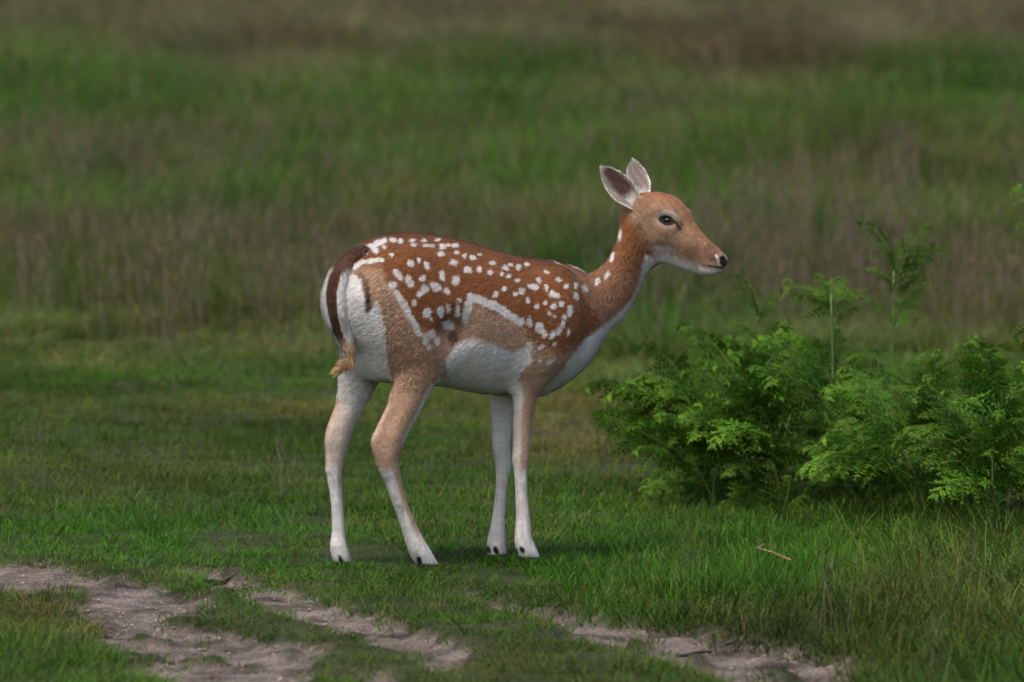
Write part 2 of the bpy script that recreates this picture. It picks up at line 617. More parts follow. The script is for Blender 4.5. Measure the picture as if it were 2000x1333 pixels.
def grass_field(name, variants, P, tint, rotz, tilt, scale, label, cat, mat=None):
    """one object: its own mesh holds the tuft shapes and the scatter points; a node tree sets the tufts on the points"""
    V, Q, T, S, I = [], [], [], [], []
    off = 0
    for k, (v, q, t, s) in enumerate(variants):
        V.append(np.array(v))
        Q.append(np.array(q).reshape(-1, 4) + off)
        if len(t):
            T.append(np.array(t).reshape(-1, 3) + off)
        S.append(np.array(s))
        I.append(np.full(len(v), k))
        off += len(v)
    npt = len(P)
    V.append(P)
    S.append(np.ones((npt, 3)))
    I.append(np.full(npt, -1))
    V = np.concatenate(V)
    S = np.concatenate(S)
    I = np.concatenate(I)
    Q = np.concatenate(Q)
    T = np.concatenate(T) if T else None
    me = fast_mesh(name, V, Q, T)
    set_color(me, "shade", S)
    pad = len(V) - npt
    a = me.attributes.new("tuft_id", 'INT', 'POINT')
    a.data.foreach_set("value", I.astype(np.int32))
    tc = np.ones((len(V), 4), np.float32)
    tc[pad:, :3] = tint
    a = me.attributes.new("tint", 'FLOAT_COLOR', 'POINT')
    a.data.foreach_set("color", tc.ravel())
    rt = np.zeros((len(V), 3), np.float32)
    rt[pad:, 0] = tilt[:, 0]
    rt[pad:, 1] = tilt[:, 1]
    rt[pad:, 2] = rotz
    a = me.attributes.new("rot", 'FLOAT_VECTOR', 'POINT')
    a.data.foreach_set("vector", rt.ravel())
    sc = np.ones((len(V), 3), np.float32)
    sc[pad:] = scale
    a = me.attributes.new("siz", 'FLOAT_VECTOR', 'POINT')
    a.data.foreach_set("vector", sc.ravel())
    pick = np.zeros(len(V), np.int32)
    pick[pad:] = rng.integers(0, len(variants), npt)
    a = me.attributes.new("pick", 'INT', 'POINT')
    a.data.foreach_set("value", pick)
    o = link_obj(name, me, mat or M_GRASS)
    tag(o, label, cat, kind="stuff")
    ng = bpy.data.node_groups.new(name + "_scatter", 'GeometryNodeTree')
    ng.interface.new_socket("Geometry", in_out='INPUT', socket_type='NodeSocketGeometry')
    ng.interface.new_socket("Geometry", in_out='OUTPUT', socket_type='NodeSocketGeometry')
    N, L = ng.nodes, ng.links
    gi = N.new("NodeGroupInput")
    go = N.new("NodeGroupOutput")

    def named(nm, dt):
        x = N.new("GeometryNodeInputNamedAttribute")
        x.data_type = dt
        x.inputs[0].default_value = nm
        return x.outputs[0]

    idn = named("tuft_id", 'INT')
    cmp_ = N.new("FunctionNodeCompare")
    cmp_.data_type = 'INT'
    cmp_.operation = 'GREATER_EQUAL'
    ia = [s for s in cmp_.inputs if s.type == 'INT']
    L.new(idn, ia[0])
    ia[1].default_value = 0
    sep = N.new("GeometryNodeSeparateGeometry")
    sep.domain = 'POINT'
    L.new(gi.outputs[0], sep.inputs[0])
    L.new(cmp_.outputs[0], sep.inputs["Selection"])
    spl = N.new("GeometryNodeSplitToInstances")
    spl.domain = 'POINT'
    L.new(sep.outputs[0], spl.inputs[0])
    L.new(idn, spl.inputs["Group ID"])
    iop = N.new("GeometryNodeInstanceOnPoints")
    L.new(sep.outputs[1], iop.inputs["Points"])
    L.new(spl.outputs[0], iop.inputs["Instance"])
    iop.inputs["Pick Instance"].default_value = True
    L.new(named("pick", 'INT'), iop.inputs["Instance Index"])
    e2r = N.new("FunctionNodeEulerToRotation")
    L.new(named("rot", 'FLOAT_VECTOR'), e2r.inputs[0])
    L.new(e2r.outputs[0], iop.inputs["Rotation"])
    L.new(named("siz", 'FLOAT_VECTOR'), iop.inputs["Scale"])
    L.new(iop.outputs[0], go.inputs[0])
    md = o.modifiers.new("scatter", 'NODES')
    md.node_group = ng
    return o


def scatter(n_per_m2, y0, y1, margin, bias=None):
    """uniform points over the seen strip of ground between two distances"""
    hw0 = 1.02 * y0 * (W / 2) / F + margin
    hw1 = 1.02 * y1 * (W / 2) / F + margin
    area = (hw0 + hw1) * (y1 - y0)
    n = int(area * n_per_m2)
    Y = y0 + (y1 - y0) * rng.random(n)
    hw = 1.02 * Y * (W / 2) / F + margin
    keep = rng.random(n) < hw / hw1
    Y = Y[keep]
    hw = hw[keep]
    X = (rng.random(len(Y)) * 2 - 1) * hw
    return X, Y


def with_px(X, Y, lift=0.0):
    Z = ground_z(X, Y)
    P = np.stack([X, Y, Z], -1)
    px, py = project(P + np.array([0, 0, lift]))
    return P, px, py


def build_grass():
    # short grazed turf: broad patches inside, single tufts along the edge of the bare soil
    def near_soil(X, Y, r):
        m = smooth_mask(X, Y, 0.02)
        for k in range(8):
            m = m + soil_mask(X + r * math.cos(k * 0.785), Y + r * math.sin(k * 0.785))
        return m > 0

    def turf(name, X, Y, var, label):
        P, px, py = with_px(X, Y)
        n = len(X)
        hh = 0.70 + 0.75 * fbm(X * 1.7, Y * 1.2, 3) ** 1.5 + 0.25 * rng.random(n)
        tall = np.exp(-(((px - 1600) / 420) ** 2 + ((py - 1170) / 130) ** 2)) * 0.9 + sstep(1150, 1500, px) * sstep(900, 1000, py) * 0.35
        hh = hh * (1 + tall)
        hh = hh * (1 - 0.35 * np.exp(-(((px - 500) / 500) ** 2 + ((py - 1090) / 40) ** 2)))
        hh = hh * (1 - 0.26 * sstep(300, 500, px) * sstep(1750, 1500, px) * sstep(1180, 1240, py))
        sc = np.stack([hh * 0.3 + 0.75, hh * 0.3 + 0.75, hh * 0.95], -1)
        comb_dir = 0.35 + 1.6 * (fbm(X * 0.9 + 3, Y * 0.7, 2) - 0.5) * 3
        rot = np.where(rng.random(n) < 0.7, comb_dir + rng.normal(0, 0.8, n), rng.random(n) * 6.28)
        tilt = rng.normal(0, 0.05, (n, 2))
        grass_field(name, var, P, tint_at(px, py, X, Y), rot, tilt, sc, label, "grass")

    X, Y = scatter(95, 15.4, 34.5, 0.9)
    keep = ~near_soil(X, Y, 0.15) & (rng.random(len(X)) < np.clip(0.6 + (fbm(X * 2.2 + 5, Y * 1.5 + 3, 3) - 0.3) * 2, 0.5, 1))
    big = [blades(170, 0.15, 0.022, 0.058, 0.0029, 0.55, 0.8) for _ in range(7)] + [blades(170, 0.15, 0.030, 0.070, 0.0028, 0.9, 0.6, comb=0.9) for _ in range(7)]
    turf("turf_grass", X[keep], Y[keep], big, "short grazed green turf around the deer")
    X, Y = scatter(520, 15.4, 26.0, 0.9)
    sm = smooth_mask(X, Y, 0.02)
    keep = near_soil(X, Y, 0.17) & ((sm < 0.3) | ((sm < 0.7) & (rng.random(len(X)) < 0.35)))
    # closer turf round the deer's hooves
    fx, fy = [], []
    for (a, b) in ((672, 1110), (842, 1116), (974, 1096), (1040, 1102)):
        g = ground_hit(a, b)
        fx.append(rng.normal(g[0], 0.05, 34))
        fy.append(rng.normal(g[1] - 0.04, 0.07, 34))
    X = np.concatenate([X[keep], *fx])
    Y = np.concatenate([Y[keep], *fy])
    keep = np.ones(len(X), bool)
    small = [blades(30, 0.055, 0.022, 0.054, 0.0029, 0.55, 0.8) for _ in range(6)] + [blades(28, 0.06, 0.03, 0.062, 0.0028, 0.9, 0.6, comb=0.9) for _ in range(5)]
    turf("turf_edge_grass", X[keep], Y[keep], small, "ragged short grass along the edges of the bare soil tracks")

    # longer tufts: round the bracken, the left foreground, among the turf
    X, Y = scatter(150, 15.6, 31.0, 0.9)
    P, px, py = with_px(X, Y)
    sm = soil_mask(X, Y)
    dens = 0.05 + 0.9 * np.exp(-(((px - 1950) / 330) ** 2 + ((py - 1170) / 140) ** 2)) + 0.75 * np.exp(-(((px - 1600) / 300) ** 2 + ((py - 1080) / 70) ** 2)) \
        + 0.75 * np.exp(-(((px - 0) / 190) ** 2 + ((py - 1330) / 115) ** 2)) + 0.10 * sstep(700, 650, py) + 0.35 * np.exp(-(((px - 1130) / 70) ** 2 + ((py - 1140) / 40) ** 2)) \
        + 0.12 * np.exp(-(((px - 1000) / 250) ** 2 + ((py - 1310) / 40) ** 2)) + 0.30 * sstep(1700, 1800, px) * sstep(1150, 1200, py)
    dens = dens * (0.35 + 1.3 * fbm(X * 3, Y * 2, 2))
    keep = (rng.random(len(X)) < dens) & (sm < 0.5)
    # keep the deer's own feet in short turf
    keep &= ~((np.abs(X - (-0.2)) < 0.32) & (np.abs(Y - 20.0) < 0.5))
    X, Y, P, px, py = X[keep], Y[keep], P[keep], px[keep], py[keep]
    n = len(X)
    var = [blades(26, 0.06, 0.09, 0.17, 0.0036, 0.35, 0.8, seg=4) for _ in range(6)]
    hh = rng.uniform(0.6, 1.1, n) * (0.75 + 0.5 * sstep(1500, 1950, px)) * (1 - 0.2 * sstep(1250, 1333, py))
    c = tint_at(px, py, X, Y)
    grass_field("long_grass", var, P, c, rng.random(n) * 6.28, rng.normal(0, 0.1, (n, 2)), np.stack([hh, hh, hh], -1),
                "longer loose tufts of grass round the bracken and beside the tracks", "grass")

    # tall meadow behind the lawn
    Xs, Ys = [], []
    for (y0, y1, d) in ((28.6, 38, 30), (38, 52, 18), (52, 75, 11), (75, 125, 5)):
        x, y = scatter(d, y0, y1, 1.6)
        Xs.append(x)
        Ys.append(y)
    X = np.concatenate(Xs)
    Y = np.concatenate(Ys)
    edge = 31.6 + 3.0 * (fbm(X * 0.9, Y * 0.3 + 2, 3) - 0.5) * 2
    keep = (Y > edge) | (rng.random(len(X)) < 0.10)
    X, Y = X[keep], Y[keep]
    P, px, py = with_px(X, Y, 0.12)
    n = len(X)
    var = [blades(115, 0.25, 0.15, 0.34, 0.0052, 0.22, 0.55, seg=3) for _ in range(9)]
    hum = fbm(X * 0.55, Y * 0.22, 3)
    hh = (0.25 + 1.35 * hum + 0.2 * rng.random(n)) * (0.38 + 0.62 * sstep(edge[keep] - 0.5, edge[keep] + 3.5, Y)) * rng.uniform(0.75, 1.2, n)
    ws = 0.9 + 0.016 * np.clip(Y - 35, 0, 60)
    c = tint_at(px, py, X, Y)
    grass_field("meadow_grass", var, P, c, rng.random(n) * 6.28, rng.normal(0, 0.08, (n, 2)), np.stack([ws, ws, hh], -1),
                "tall rough meadow grass growing behind the deer", "grass")

    # flowering stems
    Xs, Ys = [], []
    for (y0, y1, d) in ((16, 31, 1.6), (30.8, 45, 16), (45, 90, 6)):
        x, y = scatter(d, y0, y1, 1.4)
        Xs.append(x)
        Ys.append(y)
    X = np.concatenate(Xs)
    Y = np.concatenate(Ys)
    P, px, py = with_px(X, Y, 0.3)
    dn = 0.25 + 0.9 * np.exp(-(((px - 1560) / 260) ** 2 + ((py - 480) / 130) ** 2)) + 0.5 * np.exp(-(((px - 400) / 500) ** 2 + ((py - 500) / 70) ** 2)) \
        + 0.5 * np.exp(-(((px - 250) / 250) ** 2 + ((py - 280) / 60) ** 2)) + 0.6 * sstep(1650, 1800, px) * sstep(350, 450, py)
    keep = (rng.random(len(X)) < dn) & (soil_mask(X, Y) < 0.5)
    keep &= ~((np.abs(X - (-0.2)) < 0.5) & (np.abs(Y - 20.0) < 1.6))
    X, Y, P = X[keep], Y[keep], P[keep]
    n = len(X)
    var = [seed_stems(7, 0.12, 0.30, 0.52) for _ in range(5)]
    c = np.array([0.185, 0.145, 0.105])[None] * rng.normal(1, 0.18, n).clip(0.5, 1.6)[:, None]
    hh = rng.uniform(0.7, 1.15, n) * np.where(Y < 31, 0.5, 1.0)
    grass_field("seeding_grass", var, P, c, rng.random(n) * 6.28, rng.normal(0, 0.08, (n, 2)), np.stack([hh, hh, hh], -1),
                "thin brownish flowering stems standing in the meadow grass", "grass")


build_grass()


# ------------------------------------------------------------------ pebbles on the bare soil
def build_pebbles():
    X, Y = scatter(420, 15.6, 22.5, 0.4)
    keep = soil_mask(X, Y) > 0.5
    X, Y = X[keep], Y[keep]
    P, _, _ = with_px(X, Y)
    oct_v = np.array([(1, 0, 0), (-1, 0, 0), (0, 1, 0), (0, -1, 0), (0, 0, 1), (0, 0, -1)], float)
    oct_f = np.array([(0, 2, 4), (2, 1, 4), (1, 3, 4), (3, 0, 4), (2, 0, 5), (1, 2, 5), (3, 1, 5), (0, 3, 5)])
    V, T = [], []
    for i in range(len(X)):
        s = 0.0025 + 0.007 * random.random() ** 3
        j = oct_v * s * rng.uniform(0.6, 1.3, (6, 3)) * np.array([1.2, 1.0, 0.6])
        a = random.random() * 6.28
        R = np.array([[math.cos(a), -math.sin(a), 0], [math.sin(a), math.cos(a), 0], [0, 0, 1]])
        V.append(j @ R.T + P[i] + np.array([0, 0, s * 0.1]))
        T.append(oct_f + 6 * i)
    me = fast_mesh("pebbles", np.concatenate(V), None, np.concatenate(T))
    o = link_obj("pebbles", me, M_STONE)
    tag(o, "small pale pebbles and grit on the bare soil tracks", "pebbles", kind="stuff")


build_pebbles()


# ------------------------------------------------------------------ tubes (twigs, stalks)
def tube(points, radii, n=7):
    pts = np.array(points, float)
    V, Q = [], []
    m = len(pts)
    for i in range(m):
        t = pts[min(i + 1, m - 1)] - pts[max(i - 1, 0)]
        t = t / (np.linalg.norm(t) + 1e-9)
        a = np.cross(t, np.array([0.13, 0.31, 0.94]))
        a /= np.linalg.norm(a) + 1e-9
        b = np.cross(t, a)
        for k in range(n):
            an = 2 * math.pi * k / n
            V.append(pts[i] + radii[i] * (math.cos(an) * a + math.sin(an) * b))
    for i in range(m - 1):
        for k in range(n):
            Q.append((i * n + k, i * n + (k + 1) % n, (i + 1) * n + (k + 1) % n, (i + 1) * n + k))
    faces = [tuple(q) for q in Q] + [tuple(range(n - 1, -1, -1)), tuple((m - 1) * n + k for k in range(n))]
    return V, faces


def twig(px_pts, r0, r1, label, mat, cat="twig", lift=0.006, name="twig", wander=0.0025):
    pts = []
    for (a, b) in px_pts:
        p = ground_hit(a, b)
        p[2] = float(ground_z(np.array([p[0]]), np.array([p[1]]))[0]) + lift
        pts.append(p)
    pts = np.array(pts)
    # resample with a slight wander
    out = []
    for i in range(len(pts) - 1):
        for k in range(5):
            out.append(pts[i] + (pts[i + 1] - pts[i]) * k / 5 + rng.normal(0, wander, 3) * np.array([1, 2, 0.6]))
    out.append(pts[-1])
    c = out[0].copy()
    out = [p - c for p in out]
    rr = np.linspace(r0, r1, len(out)) * rng.uniform(0.85, 1.15, len(out))
    v, f = tube(out, rr)
    o = new_mesh(name, v, f, mat)
    o.location = c
    tag(o, label, cat)
    return o


twig([(388, 1122), (430, 1116), (468, 1112)], 0.009, 0.004, "short dark broken twig at the upper end of the narrow soil strip", M_TWIG)
twig([(425, 1140), (462, 1133), (492, 1131)], 0.006, 0.003, "thin dark twig lying just below the short broken twig on the soil strip", M_TWIG)
twig([(672, 1222), (720, 1219), (768, 1220)], 0.006, 0.008, "straight dark stick lying across the middle of the narrow soil strip", M_TWIG)
twig([(1492, 1098), (1480, 1104), (1510, 1117), (1545, 1133)], 0.0034, 0.003, "tan straw stalk lying bent in the green grass in front of the bracken", M_STRAW, "stalk", 0.05, "straw_stalk", 0.0006)
twig([(1320, 1262), (1390, 1250), (1440, 1247)], 0.005, 0.003, "dark twig half sunk into the wide soil strip below the bracken", M_TWIG)


# ------------------------------------------------------------------ bracken
def frond_mesh(name, L, curl, droop, wide, npair, tipcurl=0.0, young=0.0, bare=0.28, seed=0):
    """one bracken frond: rachis along +X rising and arching over, pinnae in pairs, each with two rows of toothed pinnules"""
    rs = random.Random(seed)
    V, Fc, C = [], [], []

    def add_quad(a, b, c, d, col):
        i = len(V)
        V.extend([a, b, c, d])
        C.extend([col] * 4)
        Fc.append((i, i + 1, i + 2, i + 3))

    # rachis curve in the XZ plane
    n = 40
    pts = [np.zeros(3)]
    ang = curl
    side = rs.gauss(0, 0.10)
    for i in range(n):
        s = (i + 1) / n
        ang2 = curl - droop * s ** 1.3 - tipcurl * max(0, s - 0.86) / 0.14 * 2.2
        st = L / n
        pts.append(pts[-1] + np.array([math.cos(ang2) * st, side * s * st, math.sin(ang2) * st]))
    pts = np.array(pts)

    def P(s):
        x = s * n
        i = min(int(x), n - 1)
        return pts[i] + (pts[i + 1] - pts[i]) * (x - i)

    def T(s):
        i = min(int(s * n), n - 1)
        t = pts[i + 1] - pts[i]
        return t / np.linalg.norm(t)

    green = np.array([0.040, 0.122, 0.010])
    light = np.array([0.110, 0.245, 0.016])
    yel = np.array([0.30, 0.27, 0.03])
    stem = np.array([0.135, 0.185, 0.045])
    for i in range(n):
        s0, s1 = i / n, (i + 1) / n
        for k in range(2):
            an = 1.57 * k
            w = 0.0034 * (1 - 0.8 * s0) + 0.0006
            u = np.array([0, 1, 0]) if k == 0 else np.cross(T(s0), np.array([0, 1, 0]))
            add_quad(pts[i] - u * w, pts[i] + u * w, pts[i + 1] + u * w * 0.96, pts[i + 1] - u * w * 0.96, stem)
    for j in range(npair):
        s = bare + (1 - bare) * (j + 0.2) / npair
        rel = (s - bare) / (1 - bare)
        ll = wide * L * (1 - rel) ** 0.85 * (0.75 + 0.25 * min(1, rel * 5)) + 0.012
        for sg in (-1, 1):
            s2 = min(0.995, s + rs.uniform(-0.006, 0.006))
            o = P(s2)
            t = T(s2)
            up = np.cross(t, np.array([0, 1, 0])) * -1.0
            up /= np.linalg.norm(up)
            up = up if up[2] > -0.5 else up
            lat = np.array([0, 1, 0]) * sg
            fwd = rs.uniform(0.30, 0.62)
            dirn = lat * math.cos(fwd) + t * math.sin(fwd) + up * rs.uniform(-0.25, 0.55)
            dirn /= np.linalg.norm(dirn)
            nrm = np.cross(dirn, t) * sg
            nrm = nrm / np.linalg.norm(nrm)
            l = ll * rs.uniform(0.82, 1.12)
            m = max(5, int(l / 0.0155))
            sagv = rs.uniform(0.15, 0.5)
            curlv = rs.uniform(0.0, 0.25) + young * 0.8
            prev = o
            base_c = green + (light - green) * min(1, max(0, rel * 0.8 + rs.gauss(0, 0.18)))
            for q in range(m):
                r = (q + 0.6) / m
                p = o + dirn * (l * r) - np.array([0, 0, 1]) * (sagv * l * r * r * 0.5) + t * (l * 0.10 * r * r) + nrm * (curlv * l * r ** 3 * 0.5)
                w = 0.0011
                add_quad(prev - t * w, prev + t * w, p + t * w * 0.8, p - t * w * 0.8, stem)
                prev = p
                pl = 0.0045 + 0.24 * l * (1 - r) ** 0.9 * (0.55 + 0.45 * min(1, r * 6))
                pl = min(pl * 1.25, 0.034)
                cc = base_c * rs.uniform(0.78, 1.22)
                if r > 0.72:
                    cc = cc + (yel - cc) * (r - 0.72) * (0.6 + 2.2 * young)
                for sd in (-1, 1):
                    d2 = t * sd * 0.88 + dirn * 0.42 + nrm * rs.uniform(-0.35, 0.35) - np.array([0, 0, 1]) * rs.uniform(0, 0.25)
                    d2 /= np.linalg.norm(d2)
                    e = p + d2 * pl
                    w2 = 0.0155 * 0.46 * min(1, pl / 0.014)
                    mid = p + d2 * pl * 0.45 + nrm * rs.uniform(-0.002, 0.003)
                    add_quad(p - dirn * w2 * 0.55, mid - dirn * w2, e, mid + dirn * w2, cc)
    me = bpy.data.meshes.new(name)
    me.from_pydata([tuple(v) for v in V], [], Fc)
    me.update()
    set_color(me, "leafcol", np.array(C))
    me.materials.append(M_FERN)
    return me


FRONDS = [
    frond_mesh("frond", 0.44, 1.05, 0.95, 0.36, 14, 0.5, 0.25, bare=0.20, seed=1),
    frond_mesh("frond", 0.40, 0.85, 0.80, 0.38, 13, 0.3, 0.20, bare=0.20, seed=2),
    frond_mesh("frond", 0.36, 0.70, 0.85, 0.40, 12, 0.3, 0.15, bare=0.18, seed=3),
    frond_mesh("frond", 0.46, 1.15, 0.80, 0.32, 15, 0.7, 0.35, bare=0.20, seed=4),
    frond_mesh("frond", 0.34, 0.55, 0.70, 0.42, 11, 0.2, 0.15, bare=0.18, seed=5),
    frond_mesh("frond", 0.42, 0.95, 1.25, 0.36, 14, 0.3, 0.20, bare=0.20, seed=6),
]
YOUNG = [
    frond_mesh("frond", 0.34, 1.05, 0.9, 0.42, 10, 1.0, 0.9, bare=0.12, seed=11),
    frond_mesh("frond", 0.26, 0.75, 0.7, 0.46, 8, 1.1, 1.0, bare=0.10, seed=12),
    frond_mesh("frond", 0.22, 1.2, 0.8, 0.40, 7, 1.4, 1.0, bare=0.08, seed=13),
]


def add_stalk(root, top, r=0.0045, bend=0.03, mat=None, name="stalk"):
    top = np.array(top)
    k = rng.normal(0, bend, 3) * np.array([1, 1, 0])
    pts = [top * t + k * math.sin(math.pi * t) for t in np.linspace(0, 1, 9)]
    v, f = tube(pts, np.linspace(r, r * 0.55, 9), 6)
    return new_mesh(name, v, f, mat or M_STALK, parent=root)


def place_frond(root, me, loc, az, pitch=0.0, roll=0.0, sc=1.0):
    o = bpy.data.objects.new("frond", me)
    COL.objects.link(o)
    o.parent = root
    o.location = tuple(loc)
    o.rotation_euler = (Matrix.Rotation(az, 4, 'Z') @ Matrix.Rotation(-pitch, 4, 'Y') @ Matrix.Rotation(roll, 4, 'X')).to_euler()
    o.scale = (sc, sc, sc)
    return o


def fern_at(px, py, label, n, size, lean=math.pi, spread=1.6, tall=0.0, group=None, young=0, cat="fern"):
    """a bracken plant whose foot stands at that spot of the ground"""
    g = ground_hit(px, py)
    g[2] = float(ground_z(np.array([g[0]]), np.array([g[1]]))[0]) - 0.01
    root = empty("bracken_fern", tuple(g))
    tag(root, label, cat, group)
    ns = max(1, n // 5)
    tops = []
    for k in range(ns):
        top = np.array([random.gauss(0, 0.07), random.gauss(0, 0.08), (0.16 + tall * random.uniform(0.7, 1.05)) * size * random.uniform(0.8, 1.15)])
        add_stalk(root, top)
        tops.append(top)
    for k in range(n):
        top = tops[k % ns]
        me = random.choice(FRONDS)
        hgt = random.uniform(0.25, 1.0)
        loc = top * hgt
        az = lean + random.gauss(0, spread)
        place_frond(root, me, loc, az, random.gauss(0.05, 0.28) - 0.30 * (1 - hgt), random.gauss(0, 0.35), size * random.uniform(0.72, 1.1))
    for k in range(young):
        top = tops[k % ns]
        place_frond(root, random.choice(YOUNG), top * random.uniform(0.8, 1.0), random.random() * 6.28, random.gauss(0.2, 0.2), random.gauss(0, 0.3), size * random.uniform(0.7, 1.1))
    return root


LEFTW = math.pi * 0.98
GRP = "bracken ferns in the thicket beside the deer"
fern_at(1285, 955, "small thin bracken plant standing alone at the thicket's edge nearest the deer's legs", 6, 0.72, LEFTW, 1.8, 0.28, GRP, 1)
fern_at(1372, 962, "bracken whose fronds all point at the deer, foremost of the thicket", 15, 0.95, LEFTW, 0.5, 0.24, GRP, 2)
fern_at(1400, 985, "low bracken at the foot of the thicket, its fronds reaching toward the deer", 13, 0.85, LEFTW, 0.9, 0.06, GRP, 1)
fern_at(1440, 965, "full bracken with long feathery fronds arching toward the deer's chest", 20, 1.0, LEFTW, 0.7, 0.15, GRP, 2)
fern_at(1545, 990, "dense bracken in the middle of the thicket, below the tall curled shoot", 20, 1.0, LEFTW, 1.0, 0.15, GRP, 2)
fern_at(1520, 945, "bracken behind the middle of the thicket with pale arching tops", 18, 1.0, LEFTW, 1.0, 0.20, GRP, 2)
fern_at(1610, 965, "bracken with dark lower fronds between the two tall shoots", 18, 0.95, LEFTW * 0.9, 1.3, 0.20, GRP, 2)
fern_at(1700, 975, "mid-height bracken filling the thicket below the tallest forked shoot", 18, 0.92, LEFTW, 1.4, 0.20, GRP, 1)
fern_at(1660, 1010, "low bracken with drooping fronds over the dead grass gap", 12, 0.70, LEFTW, 1.6, 0.12, GRP, 0)
fern_at(1790, 960, "bracken with narrow dark fronds in front of the dead bracken pile", 20, 0.82, 1.6, 1.8, 0.26, GRP, 2)
fern_at(1810, 1035, "broad low bracken at the front of the thicket over deep shade", 20, 0.90, LEFTW, 1.5, 0.13, GRP, 1)
fern_at(1880, 1005, "bracken with bright wide fronds standing against the dead bracken pile", 22, 0.95, LEFTW, 1.5, 0.16, GRP, 1)
fern_at(1950, 1055, "bracken whose lowest fronds hang over the tall seeding grass", 20, 0.90, LEFTW, 1.6, 0.20, GRP, 1)
fern_at(2000, 1000, "bracken at the far end of the thicket with overlapping wide fronds", 18, 0.95, LEFTW, 1.6, 0.16, GRP, 1)
fern_at(2110, 1020, "bracken beyond the dead bracken pile, reaching back over it", 16, 1.0, LEFTW, 1.6, 0.25, GRP, 0)


def shoot_at(px, py, Y_off, height, label, nfr, yng, cat="fern", lean=(0, 0)):
    """a tall young bracken shoot: upright stalk with small fronds up its length and curled tips"""
    g = ground_hit(px, py)
    g[2] = float(ground_z(np.array([g[0]]), np.array([g[1]]))[0]) - 0.01
    root = empty("bracken_shoot", tuple(g))
    tag(root, label, cat)
    top = np.array([lean[0], lean[1], height])
    add_stalk(root, top, 0.0055, 0.012)
    for k in range(nfr):
        t = 0.45 + 0.5 * k / max(1, nfr - 1)
        az = (0.2 if k % 2 else math.pi - 0.2) + random.gauss(0, 0.45)
        me = random.choice(FRONDS[1:5])
        place_frond(root, me, top * t, az, random.gauss(0.0, 0.2), random.gauss(0, 0.4), (0.62 - 0.30 * (t - 0.45) / 0.5) * random.uniform(0.8, 1.15))
    for k in range(yng):
        az = (0.3 if k % 2 else math.pi - 0.3) + random.gauss(0, 0.6)
        place_frond(root, random.choice(YOUNG), top * random.uniform(0.86, 1.0), az, random.gauss(0.35, 0.25), random.gauss(0, 0.4), random.uniform(0.45, 0.85))
    return root


shoot_at(1622, 965, 0, 0.66, "tall upright bracken shoot with curled yellow-orange tips above the thicket", 5, 6)
shoot_at(1740, 955, 0, 0.72, "tallest bracken shoot, forked near the top, rising behind the thicket", 7, 4, lean=(0.01, 0.03))
shoot_at(1480, 925, 0, 0.54, "slim pale bracken shoot at the back of the thicket under the deer's muzzle", 4, 3)
shoot_at(1905, 975, 0, 0.40, "bracken shoot with two yellow curled tips beside the dead bracken pile", 3, 4)
shoot_at(1520, 1035, 0, 0.06, "tiny forked bracken fiddlehead in the grass at the foot of the thicket", 0, 3)
shoot_at(2075, 960, 0, 0.88, "tall bracken at the end of the thicket whose frond tips reach out over the meadow", 8, 4)


def dead_pile():
    g = ground_hit(2010, 960)
    g[2] = float(ground_z(np.array([g[0]]), np.array([g[1]]))[0])
    root = empty("dead_bracken_pile", tuple(g))
    tag(root, "brown heap of dead collapsed bracken stalks behind the green ferns", "dead bracken")
    for k in range(46):
        a = random.random() * 6.28
        L = random.uniform(0.18, 0.5)
        c = np.array([random.gauss(0, 0.13), random.gauss(0, 0.13), 0.0])
        c[2] = 0.30 * math.exp(-(c[0] ** 2 + c[1] ** 2) / 0.05) * random.random() ** 0.4 + 0.03
        d = np.array([math.cos(a), math.sin(a), random.gauss(0, 0.22)]) * L / 2
        mid = c + np.array([0, 0, random.uniform(0, 0.03)])
        pts = [c - d, c - d * 0.5 + (mid - c) * 0.6, mid, c + d * 0.5 + (mid - c) * 0.6, c + d]
        for p in pts:
            p[2] = max(p[2], 0.005)
        v, f = tube(pts, [0.0035, 0.004, 0.004, 0.0035, 0.002], 5)
        new_mesh("dead_stalk", v, f, M_DEAD, parent=root)
    m = [frond_mesh("dead_frond", 0.40, 0.3, 0.9, 0.35, 9, 0, 0, seed=40 + k) for k in range(2)]
    for x in m:
        x.materials.clear()
        x.materials.append(M_DEAD)
    for k in range(16):
        o = place_frond(root, random.choice(m), (random.gauss(0, 0.12), random.gauss(0, 0.12), random.uniform(0.05, 0.28)), random.random() * 6.28, random.gauss(-0.2, 0.2), random.gauss(0, 0.6), random.uniform(0.7, 1.1))
        o.name = "dead_frond"


dead_pile()
twig_pts = None

#DEER#
# ------------------------------------------------------------------ deer
YAW = math.radians(32)           # the deer heads to the right and a little away
HYAW = math.radians(-18)         # its head turns back a little toward the track
PXM = F / DIST                   # pixels per metre at the deer
PX0 = 880.0


class Frame:
    def __init__(self, X0, Y0, th):
        self.X0, self.Y0, self.th = X0, Y0, th
        self.c, self.s = math.cos(th), math.sin(th)
        self.R = np.array([self.s, -self.c, 0.0])      # the deer's own right
        self.Fw = np.array([self.c, self.s, 0.0])

    def P(self, px, py, v):
        """point seen at px, py that lies v (px units) to the right of the frame's middle plane"""
        v = v / PXM
        Y = self.Y0
        for _ in range(6):
            X = (px - W / 2) / F * (Y * CP + SP * 0.0 + (CAM_H - 0.6) * SP)
            u = (X - self.X0 - v * self.s) / self.c
            Y = self.Y0 + u * self.s - v * self.c
        d = ray(px, py)
        return d * (Y / d[1]) + np.array([0, 0, CAM_H])

    def uv(self, P):
        dx = P[..., 0] - self.X0
        dy = P[..., 1] - self.Y0
        return dx * self.c + dy * self.s, dx * self.s - dy * self.c


_x0 = (PX0 - W / 2) / F * (DIST * CP + (CAM_H - 0.6) * SP)
BODY = Frame(_x0, DIST, YAW)
_h = BODY.P(1262, 425, 24)
HEAD = Frame(_h[0], _h[1], HYAW)

